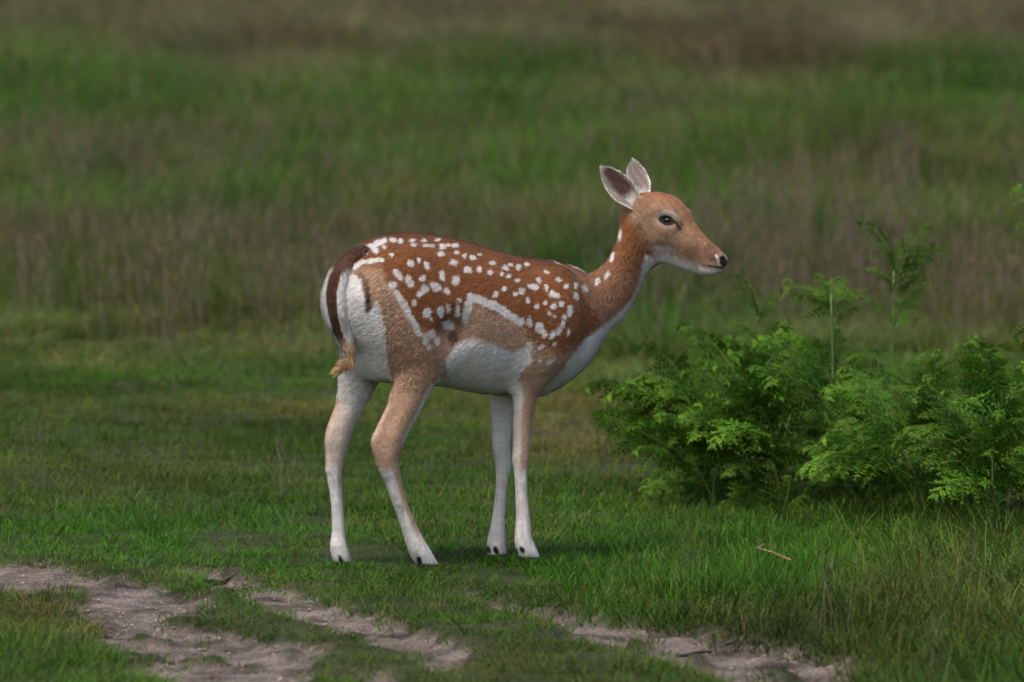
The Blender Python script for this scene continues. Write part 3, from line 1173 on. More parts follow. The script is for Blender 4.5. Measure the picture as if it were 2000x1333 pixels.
VOX = 0.0037
U0, U1, V0, V1, Z0, Z1 = -0.50, 0.86, -0.30, 0.52, -0.03, 1.22
gu = np.arange(U0, U1, VOX)
gv = np.arange(V0, V1, VOX)
gz = np.arange(Z0, Z1, VOX)
GRID = np.full((len(gu), len(gv), len(gz)), 0.3, np.float32)
LAB = np.zeros(GRID.shape, np.int8)
ORG = np.array([BODY.X0, BODY.Y0, 0.0])


def to_local(P):
    u, v = BODY.uv(P)
    return np.stack([u, v, P[..., 2]], -1)


def to_world(L):
    return ORG + L[..., 0:1] * BODY.Fw + L[..., 1:2] * BODY.R + L[..., 2:3] * np.array([0, 0, 1.0])


def catmull(N, k=3):
    N = np.asarray(N, float)
    out = []
    m = len(N)
    for i in range(m - 1):
        p0 = N[max(i - 1, 0)]
        p1 = N[i]
        p2 = N[i + 1]
        p3 = N[min(i + 2, m - 1)]
        for j in range(k):
            t = j / k
            out.append(0.5 * ((2 * p1) + (-p0 + p2) * t + (2 * p0 - 5 * p1 + 4 * p2 - p3) * t * t + (-p0 + 3 * p1 - 3 * p2 + p3) * t ** 3))
    out.append(N[-1])
    return np.array(out)


def chain(nodes, label, blend, frame=BODY, k=3, sub=False, raw=None):
    """tapered limb through nodes (px, py, v, r, lateral scale): blended into the body surface; nodes' sizes are in pixels"""
    if raw is None:
        L = []
        for nd in nodes:
            px, py, v, r = nd[:4]
            kl = nd[4] if len(nd) > 4 else 0.85
            p = to_local(frame.P(px, py, v))
            L.append([*p, r / PXM, kl])
    else:
        L = raw
    if len(L) > 1:
        L = catmull(L, k)
    else:
        L = np.array([L[0], L[0]])
        L[1, 0] += 1e-5
    b = blend / PXM
    # lateral axis of the frame expressed in body-local coordinates
    Rl = np.array([float(frame.R @ BODY.Fw), float(frame.R @ BODY.R), 0.0])
    lo = (L[:, :3] - L[:, 3:4] * np.maximum(1, L[:, 4:5])).min(0) - b - 0.01
    hi = (L[:, :3] + L[:, 3:4] * np.maximum(1, L[:, 4:5])).max(0) + b + 0.01
    i0 = [max(0, int((lo[a] - g[0]) / VOX)) for a, g in enumerate((gu, gv, gz))]
    i1 = [min(len(g), int((hi[a] - g[0]) / VOX) + 2) for a, g in enumerate((gu, gv, gz))]
    sl = tuple(slice(a, c) for a, c in zip(i0, i1))
    D = np.full(GRID[sl].shape, 1.0, np.float32)
    for i in range(len(L) - 1):
        a, c = L[i], L[i + 1]
        rm = max(a[3] * max(1, a[4]), c[3] * max(1, c[4])) + b + 0.012
        l2 = np.minimum(a[:3], c[:3]) - rm
        h2 = np.maximum(a[:3], c[:3]) + rm
        j0 = [max(i0[q], int((l2[q] - g[0]) / VOX)) for q, g in enumerate((gu, gv, gz))]
        j1 = [min(i1[q], int((h2[q] - g[0]) / VOX) + 2) for q, g in enumerate((gu, gv, gz))]
        if any(y <= x for x, y in zip(j0, j1)):
            continue
        s2 = tuple(slice(x - o, y - o) for x, y, o in zip(j0, j1, i0))
        qx = (gu[j0[0]:j1[0]] - a[0]).astype(np.float32)[:, None, None]
        qy = (gv[j0[1]:j1[1]] - a[1]).astype(np.float32)[None, :, None]
        qz = (gz[j0[2]:j1[2]] - a[2]).astype(np.float32)[None, None, :]
        ab = (c[:3] - a[:3]).astype(np.float32)
        t = np.clip((qx * ab[0] + qy * ab[1] + qz * ab[2]) / max(1e-9, float(ab @ ab)), 0, 1)
        ex = qx - t * ab[0]
        ey = qy - t * ab[1]
        ez = qz - t * ab[2]
        kt = a[4] + (c[4] - a[4]) * t
        ev = ex * Rl[0] + ey * Rl[1]
        add = (1.0 / kt ** 2 - 1.0) * ev * ev
        d = (np.sqrt(np.maximum(ex * ex + ey * ey + ez * ez + add, 0)) - (a[3] + (c[3] - a[3]) * t)) * np.minimum(1, kt)
        D[s2] = np.minimum(D[s2], d)
    g = GRID[sl]
    if sub:
        D = -D
        h = np.maximum(b - np.abs(g - D), 0) / b
        GRID[sl] = np.maximum(g, D) + h * h * b * 0.25
        return
    LAB[sl] = np.where(D < g, label, LAB[sl])
    h = np.maximum(b - np.abs(g - D), 0) / b
    GRID[sl] = np.minimum(g, D) - h * h * b * 0.25


def sample_grid(L):
    f = (L - np.array([U0, V0, Z0])) / VOX
    i = np.floor(f).astype(int)
    for a in range(3):
        i[..., a] = np.clip(i[..., a], 0, GRID.shape[a] - 2)
    t = np.clip(f - i, 0, 1)
    s = 0
    for dx in (0, 1):
        for dy in (0, 1):
            for dz in (0, 1):
                w = (t[..., 0] if dx else 1 - t[..., 0]) * (t[..., 1] if dy else 1 - t[..., 1]) * (t[..., 2] if dz else 1 - t[..., 2])
                s = s + w * GRID[i[..., 0] + dx, i[..., 1] + dy, i[..., 2] + dz]
    return s


def cast(px, py):
    d = ray(px, py)
    d = d / d[1]
    ys = np.arange(DIST - 0.6, DIST + 0.7, 0.0015)
    P = d[None] * ys[:, None] + np.array([0, 0, CAM_H])
    s = sample_grid(to_local(P))
    k = np.nonzero(s < 0)[0]
    return P[k[0]] if len(k) else None


L_TORSO, L_NECK, L_HEAD, L_FORE, L_HIND, L_TAIL, L_EAR = 1, 2, 3, 4, 5, 6, 7


def deer_shape():
    # trunk
    chain([(724, 588, 0, 98, .92), (762, 592, 0, 124, .82), (830, 606, 0, 140, .78), (900, 621, 0, 138, .78), (960, 636, 0, 134, .76), (1030, 648, 0, 125, .70),
           (1076, 646, 0, 104, .66)], L_TORSO, 10)
    chain([(1038, 682, 0, 84, .62), (1072, 666, 0, 70, .66), (1100, 646, 0, 62, .66)], L_TORSO, 20)      # brisket
    chain([(735, 500, 0, 26, .9), (800, 494, 0, 27, .7), (880, 508, 0, 26, .6), (960, 530, 0, 26, .5), (1040, 548, 0, 26, .45), (1095, 566, 0, 26, .45)], L_TORSO, 30)   # spine
    # neck
    chain([(1085, 612, 0, 92, .62), (1138, 604, 3, 68, .58), (1180, 583, 8, 58, .56), (1215, 541, 14, 47, .60), (1234, 500, 20, 43, .66), (1248, 458, 24, 40, .70)], L_NECK, 26)
    # hind legs
    chain([(786, 580, 52, 84, .52), (806, 650, 60, 70, .55), (818, 702, 62, 53, .58), (808, 750, 62, 38, .68), (793, 795, 62, 30, .75), (775, 835, 62, 26, .75), (761, 868, 62, 27, .7),
           (758, 900, 62, 22, .75), (765, 928, 62, 18, .8), (774, 960, 62, 15.5, .85), (786, 996, 62, 14, .9), (799, 1030, 62, 15.5, .95), (811, 1060, 62, 18, 1.0),
           (821, 1080, 62, 19.5, 1.05), (833, 1098, 62, 18, 1.1), (845, 1111, 62, 13, 1.3)], L_HIND, 30)
    chain([(800, 745, 60, 24, .6), (768, 800, 62, 15, .6), (742, 850, 62, 13, .7), (737, 868, 62, 13, .75), (745, 895, 62, 11, .8), (756, 925, 62, 9, .8)], L_HIND, 10)
    chain([(738, 590, -50, 84, .52), (720, 665, -58, 64, .55), (704, 720, -60, 46, .60), (694, 760, -60, 36, .68), (682, 798, -60, 27, .75), (668, 832, -60, 24, .75), (661, 858, -60, 24, .7),
           (658, 880, -60, 20, .75), (655, 905, -60, 16.5, .8), (653, 932, -60, 15, .85), (656, 960, -60, 12.5, .9), (659, 996, -60, 12, .9), (661, 1040, -60, 13, .95), (661, 1066, -60, 16.5, 1.0),
           (666, 1086, -60, 17.5, 1.05), (671, 1100, -60, 15, 1.1), (676, 1108, -60, 11, 1.3)], L_HIND, 30)
    chain([(690, 770, -60, 20, .6), (655, 830, -60, 13, .65), (647, 858, -60, 12, .7), (645, 885, -60, 9, .8), (645, 915, -60, 9, .8)], L_HIND, 9)
    # groin between the thighs
    chain([(742, 700, 0, 44, 1.1), (770, 680, 0, 60, .9)], L_TORSO, 30)
    # fore legs
    chain([(1082, 562, 44, 34, .5), (1078, 620, 60, 52, .48), (1066, 668, 66, 52, .5), (1046, 706, 66, 42, .55), (1036, 735, 62, 32, .66), (1028, 765, 58, 25.5, .75), (1023, 800, 55, 21.5, .8),
           (1020, 835, 52, 19, .85), (1019, 871, 50, 17.5, .9), (1017, 898, 50, 16.8, .95), (1017, 925, 50, 13, 1.0), (1019, 970, 50, 12.3, 1.0), (1022, 1015, 50, 14.5, 1.0),
           (1022, 1050, 50, 17, 1.0), (1027, 1072, 50, 19, 1.05), (1036, 1090, 50, 17.5, 1.15), (1042, 1101, 50, 12, 1.35)], L_FORE, 26)
    chain([(1040, 640, -58, 50, .5), (1010, 690, -60, 44, .55), (990, 740, -56, 36, .62), (983, 775, -52, 29, .7), (980, 828, -50, 21.5, .8), (979, 871, -48, 18, .88), (983, 905, -48, 16.5, .92),
           (981, 932, -48, 12.3, 1.0), (977, 974, -48, 11, 1.0), (973, 1018, -48, 13, 1.0), (970, 1052, -48, 17.3, 1.0), (970, 1072, -48, 19, 1.05), (972, 1088, -48, 17.5, 1.1), (976, 1096, -48, 12.5, 1.3)], L_FORE, 26)
    # shoulder and hip relief
    chain([(1100, 575, 40, 22, .6), (1086, 622, 66, 28, .5), (1062, 668, 74, 26, .5)], L_TORSO, 26)
    chain([(800, 545, 68, 30, .5), (832, 635, 78, 28, .5), (855, 690, 72, 22, .5)], L_HIND, 26)
    # hollow of the flank
    chain([(893, 650, 112, 26, .7)], 0, 30, sub=True)
    # head
    hd = HEAD
    chain([(1262, 421, 0, 45, .80), (1294, 431, 0, 54, .68), (1314, 459, 0, 51, .60), (1341, 483, 0, 43.5, .56), (1367, 499, 0, 36, .58), (1390, 509, 0, 27.5, .68), (1405, 510, 0, 17, .9)], L_HEAD, 14, hd)
    chain([(1278, 468, 0, 38, .66), (1310, 486, 0, 28, .66), (1350, 508, 0, 20, .66), (1385, 524, 0, 13, .9), (1403, 523, 0, 8.5, 1.2)], L_HEAD, 8, hd)
    chain([(1255, 440, 0, 42, .74), (1262, 480, 0, 34, .62)], L_HEAD, 22, hd)
    for sg in (1, -1):
        dx = sg * 26 * math.sin(HYAW)
        # brow, upper and lower lids, cheekbone, nostril wing
        chain([(1284 + dx, 419, sg * 31, 8, .8), (1300 + dx, 411, sg * 36, 9, .8), (1320 + dx, 418, sg * 34, 8, .8), (1331 + dx, 432, sg * 29, 7, .8)], L_HEAD, 12, hd)
        chain([(1285 + dx, 440, sg * 33, 6, .8), (1302 + dx, 448, sg * 35, 7, .8), (1322 + dx, 446, sg * 31, 6, .8)], L_HEAD, 12, hd)
        chain([(1298 + dx, 462, sg * 30, 12, .6), (1330 + dx, 466, sg * 25, 9, .6), (1352 + dx, 478, sg * 22, 7, .6)], L_HEAD, 20, hd)
        chain([(1399, 500, sg * 12, 8, .9), (1408, 504, sg * 13, 7, .9)], L_HEAD, 8, hd)
        chain([(1411, 508, sg * 17, 4.5, 1.0)], 0, 4, hd, sub=True)
    chain([(1322, 412, -26, 10, .9), (1338, 418, -29, 12, .9), (1344, 430, -26, 8, .9)], L_HEAD, 10, hd)      # far brow, seen past the forehead
    # line of the mouth
    for sg in (1, -1):
        chain([(1368, 515, sg * 23, 2.0, 1), (1385, 522, sg * 21, 2.4, 1), (1408, 524, sg * 15, 2.6, 1)], 0, 3, hd, sub=True)


deer_shape()

# tail: lies on the rump, found by looking at the surface it hangs against
TAIL_PX = [(704, 494, 13), (680, 510, 16), (663, 538, 18), (657, 570, 18), (660, 605, 17), (668, 640, 15), (677, 668, 11.5), (684, 690, 8), (680, 708, 5), (668, 720, 3)]
tl = []
lastY = None
for (a, b, r) in TAIL_PX:
    p = cast(a, b)
    Y = p[1] if p is not None else lastY
    if lastY is not None:
        Y = min(Y, lastY + 0.02)
    if b > 640:
        Y = min(Y, lastY)
    lastY = Y
    q = at(a, b, Y - r / PXM * (0.15 if b < 520 else 0.55))
    tl.append([*to_local(q), r / PXM, 0.9])
chain(None, L_TAIL, 5, raw=tl)


def surface_nets(G):
    S = G < 0
    nx, ny, nz = G.shape
    c = np.zeros((nx - 1, ny - 1, nz - 1), np.int8)
    for dx in (0, 1):
        for dy in (0, 1):
            for dz in (0, 1):
                c += S[dx:nx - 1 + dx, dy:ny - 1 + dy, dz:nz - 1 + dz]
    act = (c > 0) & (c < 8)
    I = np.argwhere(act)
    idx = np.full(act.shape, -1, np.int32)
    idx[act] = np.arange(len(I))
    acc = np.zeros((len(I), 3))
    cnt = np.zeros(len(I))
    corners = [(0, 0, 0), (1, 0, 0), (0, 1, 0), (1, 1, 0), (0, 0, 1), (1, 0, 1), (0, 1, 1), (1, 1, 1)]
    for a in range(8):
        for b in range(a + 1, 8):
            A, B = np.array(corners[a]), np.array(corners[b])
            if np.abs(A - B).sum() != 1:
                continue
            da = G[I[:, 0] + A[0], I[:, 1] + A[1], I[:, 2] + A[2]]
            db = G[I[:, 0] + B[0], I[:, 1] + B[1], I[:, 2] + B[2]]
            m = (da < 0) != (db < 0)
            t = np.where(m, da / np.where(m, da - db, 1), 0)
            acc += np.where(m[:, None], A + t[:, None] * (B - A), 0)
            cnt += m
    V = I + acc / cnt[:, None]
    Q = []
    for ax in range(3):
        a0 = [slice(None)] * 3
        a1 = [slice(None)] * 3
        a0[ax] = slice(0, -1)
        a1[ax] = slice(1, None)
        s0, s1 = S[tuple(a0)], S[tuple(a1)]
        e = np.argwhere(s0 != s1)
        o1, o2 = (ax + 1) % 3, (ax + 2) % 3
        ok = (e[:, o1] > 0) & (e[:, o2] > 0) & (e[:, o1] < G.shape[o1] - 1) & (e[:, o2] < G.shape[o2] - 1)
        e = e[ok]
        flip = s0[e[:, 0], e[:, 1], e[:, 2]]
        q = []
        for (d1, d2) in ((1, 1), (0, 1), (0, 0), (1, 0)):
            k = e.copy()
            k[:, o1] -= d1
            k[:, o2] -= d2
            q.append(idx[k[:, 0], k[:, 1], k[:, 2]])
        q = np.stack(q, -1)
        q[flip] = q[flip][:, ::-1]
        Q.append(q)
    return V, np.concatenate(Q), I


Vg, Qd, Ic = surface_nets(GRID)
VL = Vg * VOX + np.array([U0, V0, Z0])              # body-local
# light smoothing to take out the lattice
E = np.concatenate([Qd[:, [0, 1]], Qd[:, [1, 2]], Qd[:, [2, 3]], Qd[:, [3, 0]]])
deg = np.bincount(E[:, 0], minlength=len(VL)) + np.bincount(E[:, 1], minlength=len(VL))


def smooth(V, lam):
    s = np.zeros_like(V)
    for a in range(3):
        s[:, a] = np.bincount(E[:, 0], V[E[:, 1], a], len(V)) + np.bincount(E[:, 1], V[E[:, 0], a], len(V))
    return V + lam * (s / deg[:, None] - V)


for _ in range(2):
    VL = smooth(VL, 0.55)
    VL = smooth(VL, -0.50)
lab = LAB[Ic[:, 0], Ic[:, 1], Ic[:, 2]].astype(int)
VW = to_world(VL)
nb = len(VW)


def vnormals(V, Q):
    n = np.cross(V[Q[:, 2]] - V[Q[:, 0]], V[Q[:, 3]] - V[Q[:, 1]])
    N = np.zeros_like(V)
    for a in range(3):
        for k in range(4):
            N[:, a] += np.bincount(Q[:, k], n[:, a], len(V))
    return N / (np.linalg.norm(N, axis=1, keepdims=True) + 1e-12)


NW = vnormals(VW, Qd)

# ---- coat colours (pigment, plus painted shade in the rump fold, laid out on the flank and mirrored to the other side)
C_RUST = np.array([0.225, 0.084, 0.030])
C_BACK = np.array([0.125, 0.045, 0.018])
C_TAN = np.array([0.430, 0.262, 0.170])
C_PALE = np.array([0.560, 0.385, 0.280])
C_WHITE = np.array([0.74, 0.705, 0.665])
C_BLACK = np.array([0.020, 0.015, 0.013])
C_DARK = np.array([0.060, 0.030, 0.018])
C_FACE = np.array([0.245, 0.145, 0.088])
C_GREY = np.array([0.36, 0.30, 0.25])
C_BLOND = np.array([0.62, 0.42, 0.21])


def seg_dist(x, y, poly):
    d = np.full(x.shape, 1e9)
    for (ax, ay), (bx, by) in zip(poly[:-1], poly[1:]):
        vx, vy = bx - ax, by - ay
        t = np.clip(((x - ax) * vx + (y - ay) * vy) / (vx * vx + vy * vy), 0, 1)
        d = np.minimum(d, np.hypot(x - ax - t * vx, y - ay - t * vy))
    return d


def mirrored_px(P, frame, right_only=False):
    """where a point would be seen if it lay on the deer's right side"""
    u, v = frame.uv(P)
    v = np.abs(v)
    Q = np.stack([frame.X0 + u * frame.c + v * frame.s, frame.Y0 + u * frame.s - v * frame.c, P[:, 2]], -1)
    return project(Q)


SPOTS = [(735, 490, 7, 5, 0), (768, 469, 8, 4, 0), (782, 472, 7, 5, 0), (751, 482, 6, 4, 0), (765, 497, 5, 4, 0), (807, 469, 7, 3, 0), (809, 478, 8, 4, 0), (838, 480, 12, 4, 0),
         (828, 469, 6, 3, 0), (856, 468, 7, 3, 0), (865, 482, 7, 5, 0), (876, 480, 6, 4, 0), (862, 496, 8, 6, 0), (891, 480, 8, 4, 0), (893, 493, 5, 4, 0), (887, 513, 10, 6, 0),
         (802, 515, 8, 6, .5), (818, 509, 5, 5, 0), (834, 519, 6, 9, -.5), (864, 539, 6, 11, -.3), (891, 548, 9, 10, -.4), (826, 544, 6, 6, 0), (778, 536, 6, 16, -.6), (801, 549, 8, 14, -.4),
         (852, 560, 14, 7, .6), (873, 568, 5, 8, -.5), (830, 565, 9, 9, 0), (820, 574, 6, 7, 0), (768, 557, 9, 9, 0), (809, 590, 6, 9, -.3), (835, 611, 9, 11, 0), (862, 610, 7, 12, 0),
         (876, 602, 4, 10, 0), (894, 608, 5, 17, -.1), (897, 587, 5, 5, 0), (844, 625, 4, 4, 0), (877, 635, 13, 11, .5), (831, 664, 7, 14, 0), (844, 653, 9, 9, 0), (839, 679, 5, 5, 0),
         (855, 666, 6, 10, 0), (909, 499, 5, 5, 0), (924, 503, 7, 5, .4), (914, 527, 8, 7, .4), (936, 527, 6, 6, 0), (958, 532, 5, 5, 0), (963, 514, 9, 4, 0), (938, 498, 5, 3, 0),
         (988, 524, 6, 6, 0), (998, 517, 5, 4, 0), (1013, 522, 6, 6, 0), (981, 537, 5, 4, 0), (994, 540, 5, 5, 0), (1010, 548, 4, 3, 0), (1030, 516, 5, 4, 0), (1042, 560, 12, 6, .35),
         (1054, 548, 4, 8, 0), (1067, 562, 4, 7, -.2), (1068, 530, 6, 4, .4), (1090, 546, 9, 4, .4), (986, 564, 5, 5, 0), (968, 575, 5, 6, 0), (1019, 569, 7, 7, 0), (1006, 574, 5, 5, 0),
         (1032, 587, 4, 7, 0), (1049, 598, 5, 5, 0), (1067, 592, 3, 6, 0), (1080, 574, 7, 7, 0), (1090, 578, 5, 6, 0), (1106, 559, 4, 5, 0), (1126, 580, 5, 9, -.1), (1082, 598, 6, 6, 0),
         (1097, 593, 6, 5, 0), (1114, 607, 6, 13, .2), (1103, 620, 5, 6, 0), (1084, 618, 4, 5, 0), (1074, 611, 4, 4, 0), (1142, 562, 6, 8, 0), (1125, 559, 4, 6, 0), (1167, 550, 4, 10, .4),
         (1185, 538, 4, 10, .35), (1196, 502, 4, 12, .3), (1211, 458, 3.5, 14, .15), (1100, 634, 5, 7, 0), (1035, 629, 6, 10, 0), (1054, 641, 10, 13, -.4), (1064, 653, 6, 9, -.4),
         (1080, 655, 6, 10, .5), (1092, 646, 4, 10, .3), (1110, 650, 3, 9, 0), (1083, 673, 4, 5, 0), (1056, 679, 6, 5, -.5), (1056, 704, 5, 4, 0), (1076, 708, 9, 4, -.5)]


def coat(P, N, lab):
    n = len(P)
    x, y = mirrored_px(P, BODY)
    u, v = BODY.uv(P)
    nz = N[:, 2]
    jit = (fbm(x * 0.11, y * 0.11, 3) - 0.5)
    x = x + jit * 7 + rng.normal(0, 0.9, n)
    y = y + (fbm(x * 0.13 + 40, y * 0.13 + 9, 3) - 0.5) * 7 + rng.normal(0, 0.9, n)
    C = np.tile(C_RUST, (n, 1))

    def mix(m, c):
        m = np.clip(m, 0, 1)[:, None]
        C[:] = C * (1 - m) + c * m

    wf = np.exp(-((v) / 0.05) ** 2)
    mix(sstep(0.55, 0.95, nz) * wf * (y < 600) * 0.75, C_BACK)
    # paler lower flank, thigh, shoulder
    tanline = np.interp(x, [600, 700, 745, 775, 820, 860, 908, 920, 1018, 1050, 1100, 1160, 1260], [520, 515, 522, 572, 650, 640, 625, 590, 632, 668, 690, 650, 560])
    mix(sstep(-14, 22, y - tanline), C_TAN)
    mix(sstep(-5, 5, y - tanline) * ((x > 905) & (x < 1030)) * 0.25, C_PALE)
    mix(sstep(760, 900, y) * (lab == L_HIND) * 0.35, C_PALE)
    mix((lab == L_NECK) * sstep(440, 600, y) * 0.45, C_TAN)
    # belly
    bl = np.interp(x, [700, 800, 880, 898, 929, 970, 1003, 1030, 1050, 1060], [800, 790, 690, 668, 662, 676, 688, 676, 720, 900])
    body = (lab == L_TORSO) | (lab == L_NECK)
    mix(sstep(-6, 6, y - bl) * body * (x < 1058), C_WHITE)
    mix(sstep(-0.35, -0.75, nz) * body * (y > 600) * (u < 0.22), C_WHITE)
    # white throat and chest
    cx = np.interp(y, [480, 528, 559, 595, 636, 662, 696, 739, 800], [1268, 1254, 1248, 1228, 1180, 1144, 1118, 1066, 1040])
    mix(sstep(-7, 7, x - cx) * ((lab == L_NECK) | (lab == L_TORSO)) * (y > 500), C_WHITE)
    mix(sstep(0.010, 0.0, np.abs(v) - 0.018) * (N @ BODY.Fw > 0.25) * ((lab == L_NECK) | (lab == L_TORSO)) * (u > 0.2), C_WHITE)
    # white flank bands and spots
    sp = np.zeros(n)
    trunk = (lab == L_TORSO) | (lab == L_NECK) | (lab == L_HIND) | (lab == L_FORE)
    for (a, b, rx, ry, an) in SPOTS:
        dx, dy = x - a, y - b
        ca, sa = math.cos(an), math.sin(an)
        e = np.sqrt(((dx * ca + dy * sa) / (rx * 0.86 + 0.6)) ** 2 + ((-dx * sa + dy * ca) / (ry * 0.86 + 0.6)) ** 2)
        sp = np.maximum(sp, sstep(1.22, 0.72, e))
    bands = [([(908, 626), (914, 600), (921, 580)], 7), ([(921, 580), (965, 596), (994, 614), (1018, 630)], 8), ([(776, 572), (798, 612), (819, 652)], 6.5),
             ([(702, 499), (727, 482), (752, 469)], 6), ([(688, 522), (713, 511), (747, 506)], 4.5)]
    for pl, w in bands:
        sp = np.maximum(sp, sstep(w * 1.2, w * 0.7, seg_dist(x, y, pl)))
    mix(sp * trunk * (lab != L_TAIL) * 0.92, C_WHITE)
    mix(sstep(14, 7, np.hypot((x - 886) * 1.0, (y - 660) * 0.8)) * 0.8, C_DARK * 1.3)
    # rump mirror
    rump = (N @ BODY.Fw < 0.45) & (u < -0.16) & (lab != L_TAIL)
    rp = inpoly(x, y, [(640, 548), (672, 546), (690, 534), (704, 543), (713, 575), (719, 604), (726, 600), (736, 586), (747, 608), (754, 655), (757, 700), (766, 745), (764, 775), (690, 790), (640, 760), (600, 700), (600, 560)])
    mix((rump & rp & (lab != 0)) * 1.0, C_WHITE)
    mix(rump * (lab != L_TAIL) * sstep(9.0, 2.0, seg_dist(x, y, [(704, 534), (714, 550), (720, 578), (720, 612)])) * (0.5 + 0.4 * sstep(540, 575, y)) * sstep(622, 604, y), C_BLACK * 1.5)  # shade of the fold beside the rump patch, painted into the coat
    # hind legs: white front edge and inside, white feet
    inner = (N @ BODY.R) * np.sign(v)
    hind = lab == L_HIND
    fwd = N @ BODY.Fw
    mix(hind * sstep(-0.15, -0.55, inner) * (y > 640), C_WHITE * 0.85)
    mix(hind * sstep(-0.15, -0.55, inner) * sstep(780, 830, y) * sstep(990, 900, y) * 0.55, C_PALE)
    mix(hind * sstep(-0.45, -0.8, fwd) * sstep(770, 800, y) * sstep(880, 850, y) * 0.8, C_PALE)
    fe = np.interp(y, [660, 690, 720, 760, 800, 850, 900], [886, 880, 866, 842, 824, 797, 786])
    mix(hind * sstep(0.22, 0.45, fwd) * sstep(680, 700, y) * sstep(880, 850, y), C_WHITE)
    low = hind & (y > 915)
    mix(low * sstep(912, 928, y) * sstep(0.15, -0.25, fwd), C_WHITE * 0.92)
    mix(low * sstep(1030, 1065, y), C_WHITE)
    # fore legs: pale outside front, white behind and below the knee
    fore = lab == L_FORE
    mix(fore * (y > 690) * sstep(-0.38, -0.62, fwd) * sstep(690, 730, y), C_WHITE)
    mix(fore * sstep(760, 830, y) * 0.45, C_PALE)
    mix(fore * sstep(-0.1, -0.5, inner) * (y > 650), C_WHITE)
    mix(fore * sstep(905, 930, y) * sstep(0.75, 0.3, fwd), C_WHITE * 0.95)
    mix(fore * sstep(1010, 1040, y), C_WHITE * 0.95)
    mix(sstep(9, 5, seg_dist(x, y, [(1010, 716), (1024, 694), (1034, 676)])) * trunk * 0.9, C_WHITE)
    # tan and grey streaks down the white shanks
    shank = (hind | fore) * sstep(900, 940, y)
    mix(shank * sstep(0.45, 0.75, fbm(P[:, 2] * 9 + 3, (u - v) * 60, 3)) * 0.45, C_PALE)
    mix(shank * sstep(0.50, 0.80, fbm(P[:, 2] * 22 + 13, (u + v) * 90 + 5, 3)) * 0.35, C_GREY * 0.8)
    # dew claws and hooves
    foot = (hind | fore)
    xr, yr = project(P)
    for (fx, fy) in ((665, 1094), (969, 1076), (953, 1074), (1020, 1075), (1007, 1078), (819, 1095)):
        mix(foot * sstep(7.5, 4.0, np.hypot((xr - fx - 0.3 * (yr - fy)) * 1.15, (yr - fy) * 0.75) + jit * 5), C_BLACK)
    gz_ = ground_z(P[:, 0], P[:, 1])
    mix(foot * sstep(0.017, 0.010, P[:, 2] - gz_), C_BLACK * 1.4)
    # tail: dark above, white edges, straw-coloured tip
    tail = lab == L_TAIL
    mid = np.interp(yr, [490, 512, 538, 570, 605, 640, 668, 692, 722], [694, 677, 659, 652, 653, 660, 670, 678, 670])
    tm = tail * 1.0
    C[tail] = C_WHITE
    mix(tm * sstep(13, 8, np.abs(xr - mid + 5)) * sstep(696, 668, yr), C_DARK * 1.25)
    mix(tm * sstep(545, 515, yr), C_DARK * 1.8)
    mix(tm * sstep(652, 690, yr), C_BLOND)
    # head
    hx, hy = mirrored_px(P, HEAD)
    hu, hv = HEAD.uv(P)
    hx = hx + jit * 5
    linex = np.interp(hy, [380, 425, 460, 505, 530], [1213, 1226, 1246, 1274, 1296])
    hm = ((lab == L_HEAD) | (lab == L_NECK)) * sstep(-10, 16, hx - linex)
    hm = np.maximum(hm, (lab == L_HEAD) * (hx > 1300) * 1.0)
    mix(hm, C_FACE)
    top = np.interp(hx, [1240, 1300, 1350, 1400], [395, 408, 445, 492])
    mix(hm * sstep(14, -4, hy - top) * sstep(0.036, 0.014, np.abs(hv)) * (0.35 + 0.5 * sstep(1360, 1290, hx)), C_RUST * 1.05)
    mix(hm * sstep(6, -14, hy - top) * 0.3, C_RUST)
    jl = np.interp(hx, [1240, 1262, 1285, 1320, 1360, 1380, 1400], [480, 506, 494, 502, 517, 523, 525])
    mix(hm * sstep(-14, 16, hy - jl) * sstep(1250, 1275, hx) * (0.65 + 0.5 * fbm(hx * 0.12, hy * 0.2, 3)), C_WHITE * 0.56)
    mix(hm * sstep(-0.35, -0.7, nz) * (hy > 480), C_WHITE * 0.75)
    # pale ring round the eye, tear line
    ed = np.hypot((hx - 1302) / 27, (hy - 430) / 20)
    mix(hm * sstep(1.12, 0.8, ed) * (0.25 + 0.5 * sstep(432, 420, hy)), C_GREY * 1.15)
    mix(hm * sstep(0.80, 0.66, np.hypot((hx - 1302) / 22, (hy - 431 - (hx - 1302) * 0.12) / 13.5)), C_BLACK)
    mix(hm * sstep(4.5, 2.0, seg_dist(hx, hy, [(1314, 431), (1322, 437), (1328, 448)])), C_DARK)
    mix(hm * sstep(22, 8, seg_dist(hx, hy, [(1352, 500), (1380, 500), (1392, 492)])) * 0.35, C_DARK * 2.0)
    # muzzle: white band, black wet nose, dark lips
    mix(hm * sstep(16, 6, seg_dist(hx, hy, [(1385, 490), (1392, 500)])) * 0.5, C_DARK * 1.6)
    mix(hm * sstep(4.2, 1.8, seg_dist(hx, hy, [(1400, 500), (1402, 509), (1406, 517)])), C_WHITE * 0.8)
    mix(hm * sstep(3.0, 0.8, seg_dist(hx, hy, [(1366, 516), (1388, 521), (1412, 524)])) * sstep(1362, 1392, hx), C_BLACK * 1.5)
    mix(hm * sstep(5, 9, hy - np.interp(hx, [1360, 1385, 1412], [513, 521, 523])) * (hx > 1365), C_WHITE * 0.9)
    nose = hm * sstep(11.5, 9.0, np.hypot((hx - 1415), (hy - 510) * 0.85))
    mix(nose, C_BLACK)
    st = fbm((x * 0.45 + y * 0.89) * 0.30, (x * 0.89 - y * 0.45) * 0.045, 3)
    big = fbm(x * 0.03 + 7, y * 0.03 + 3, 3)
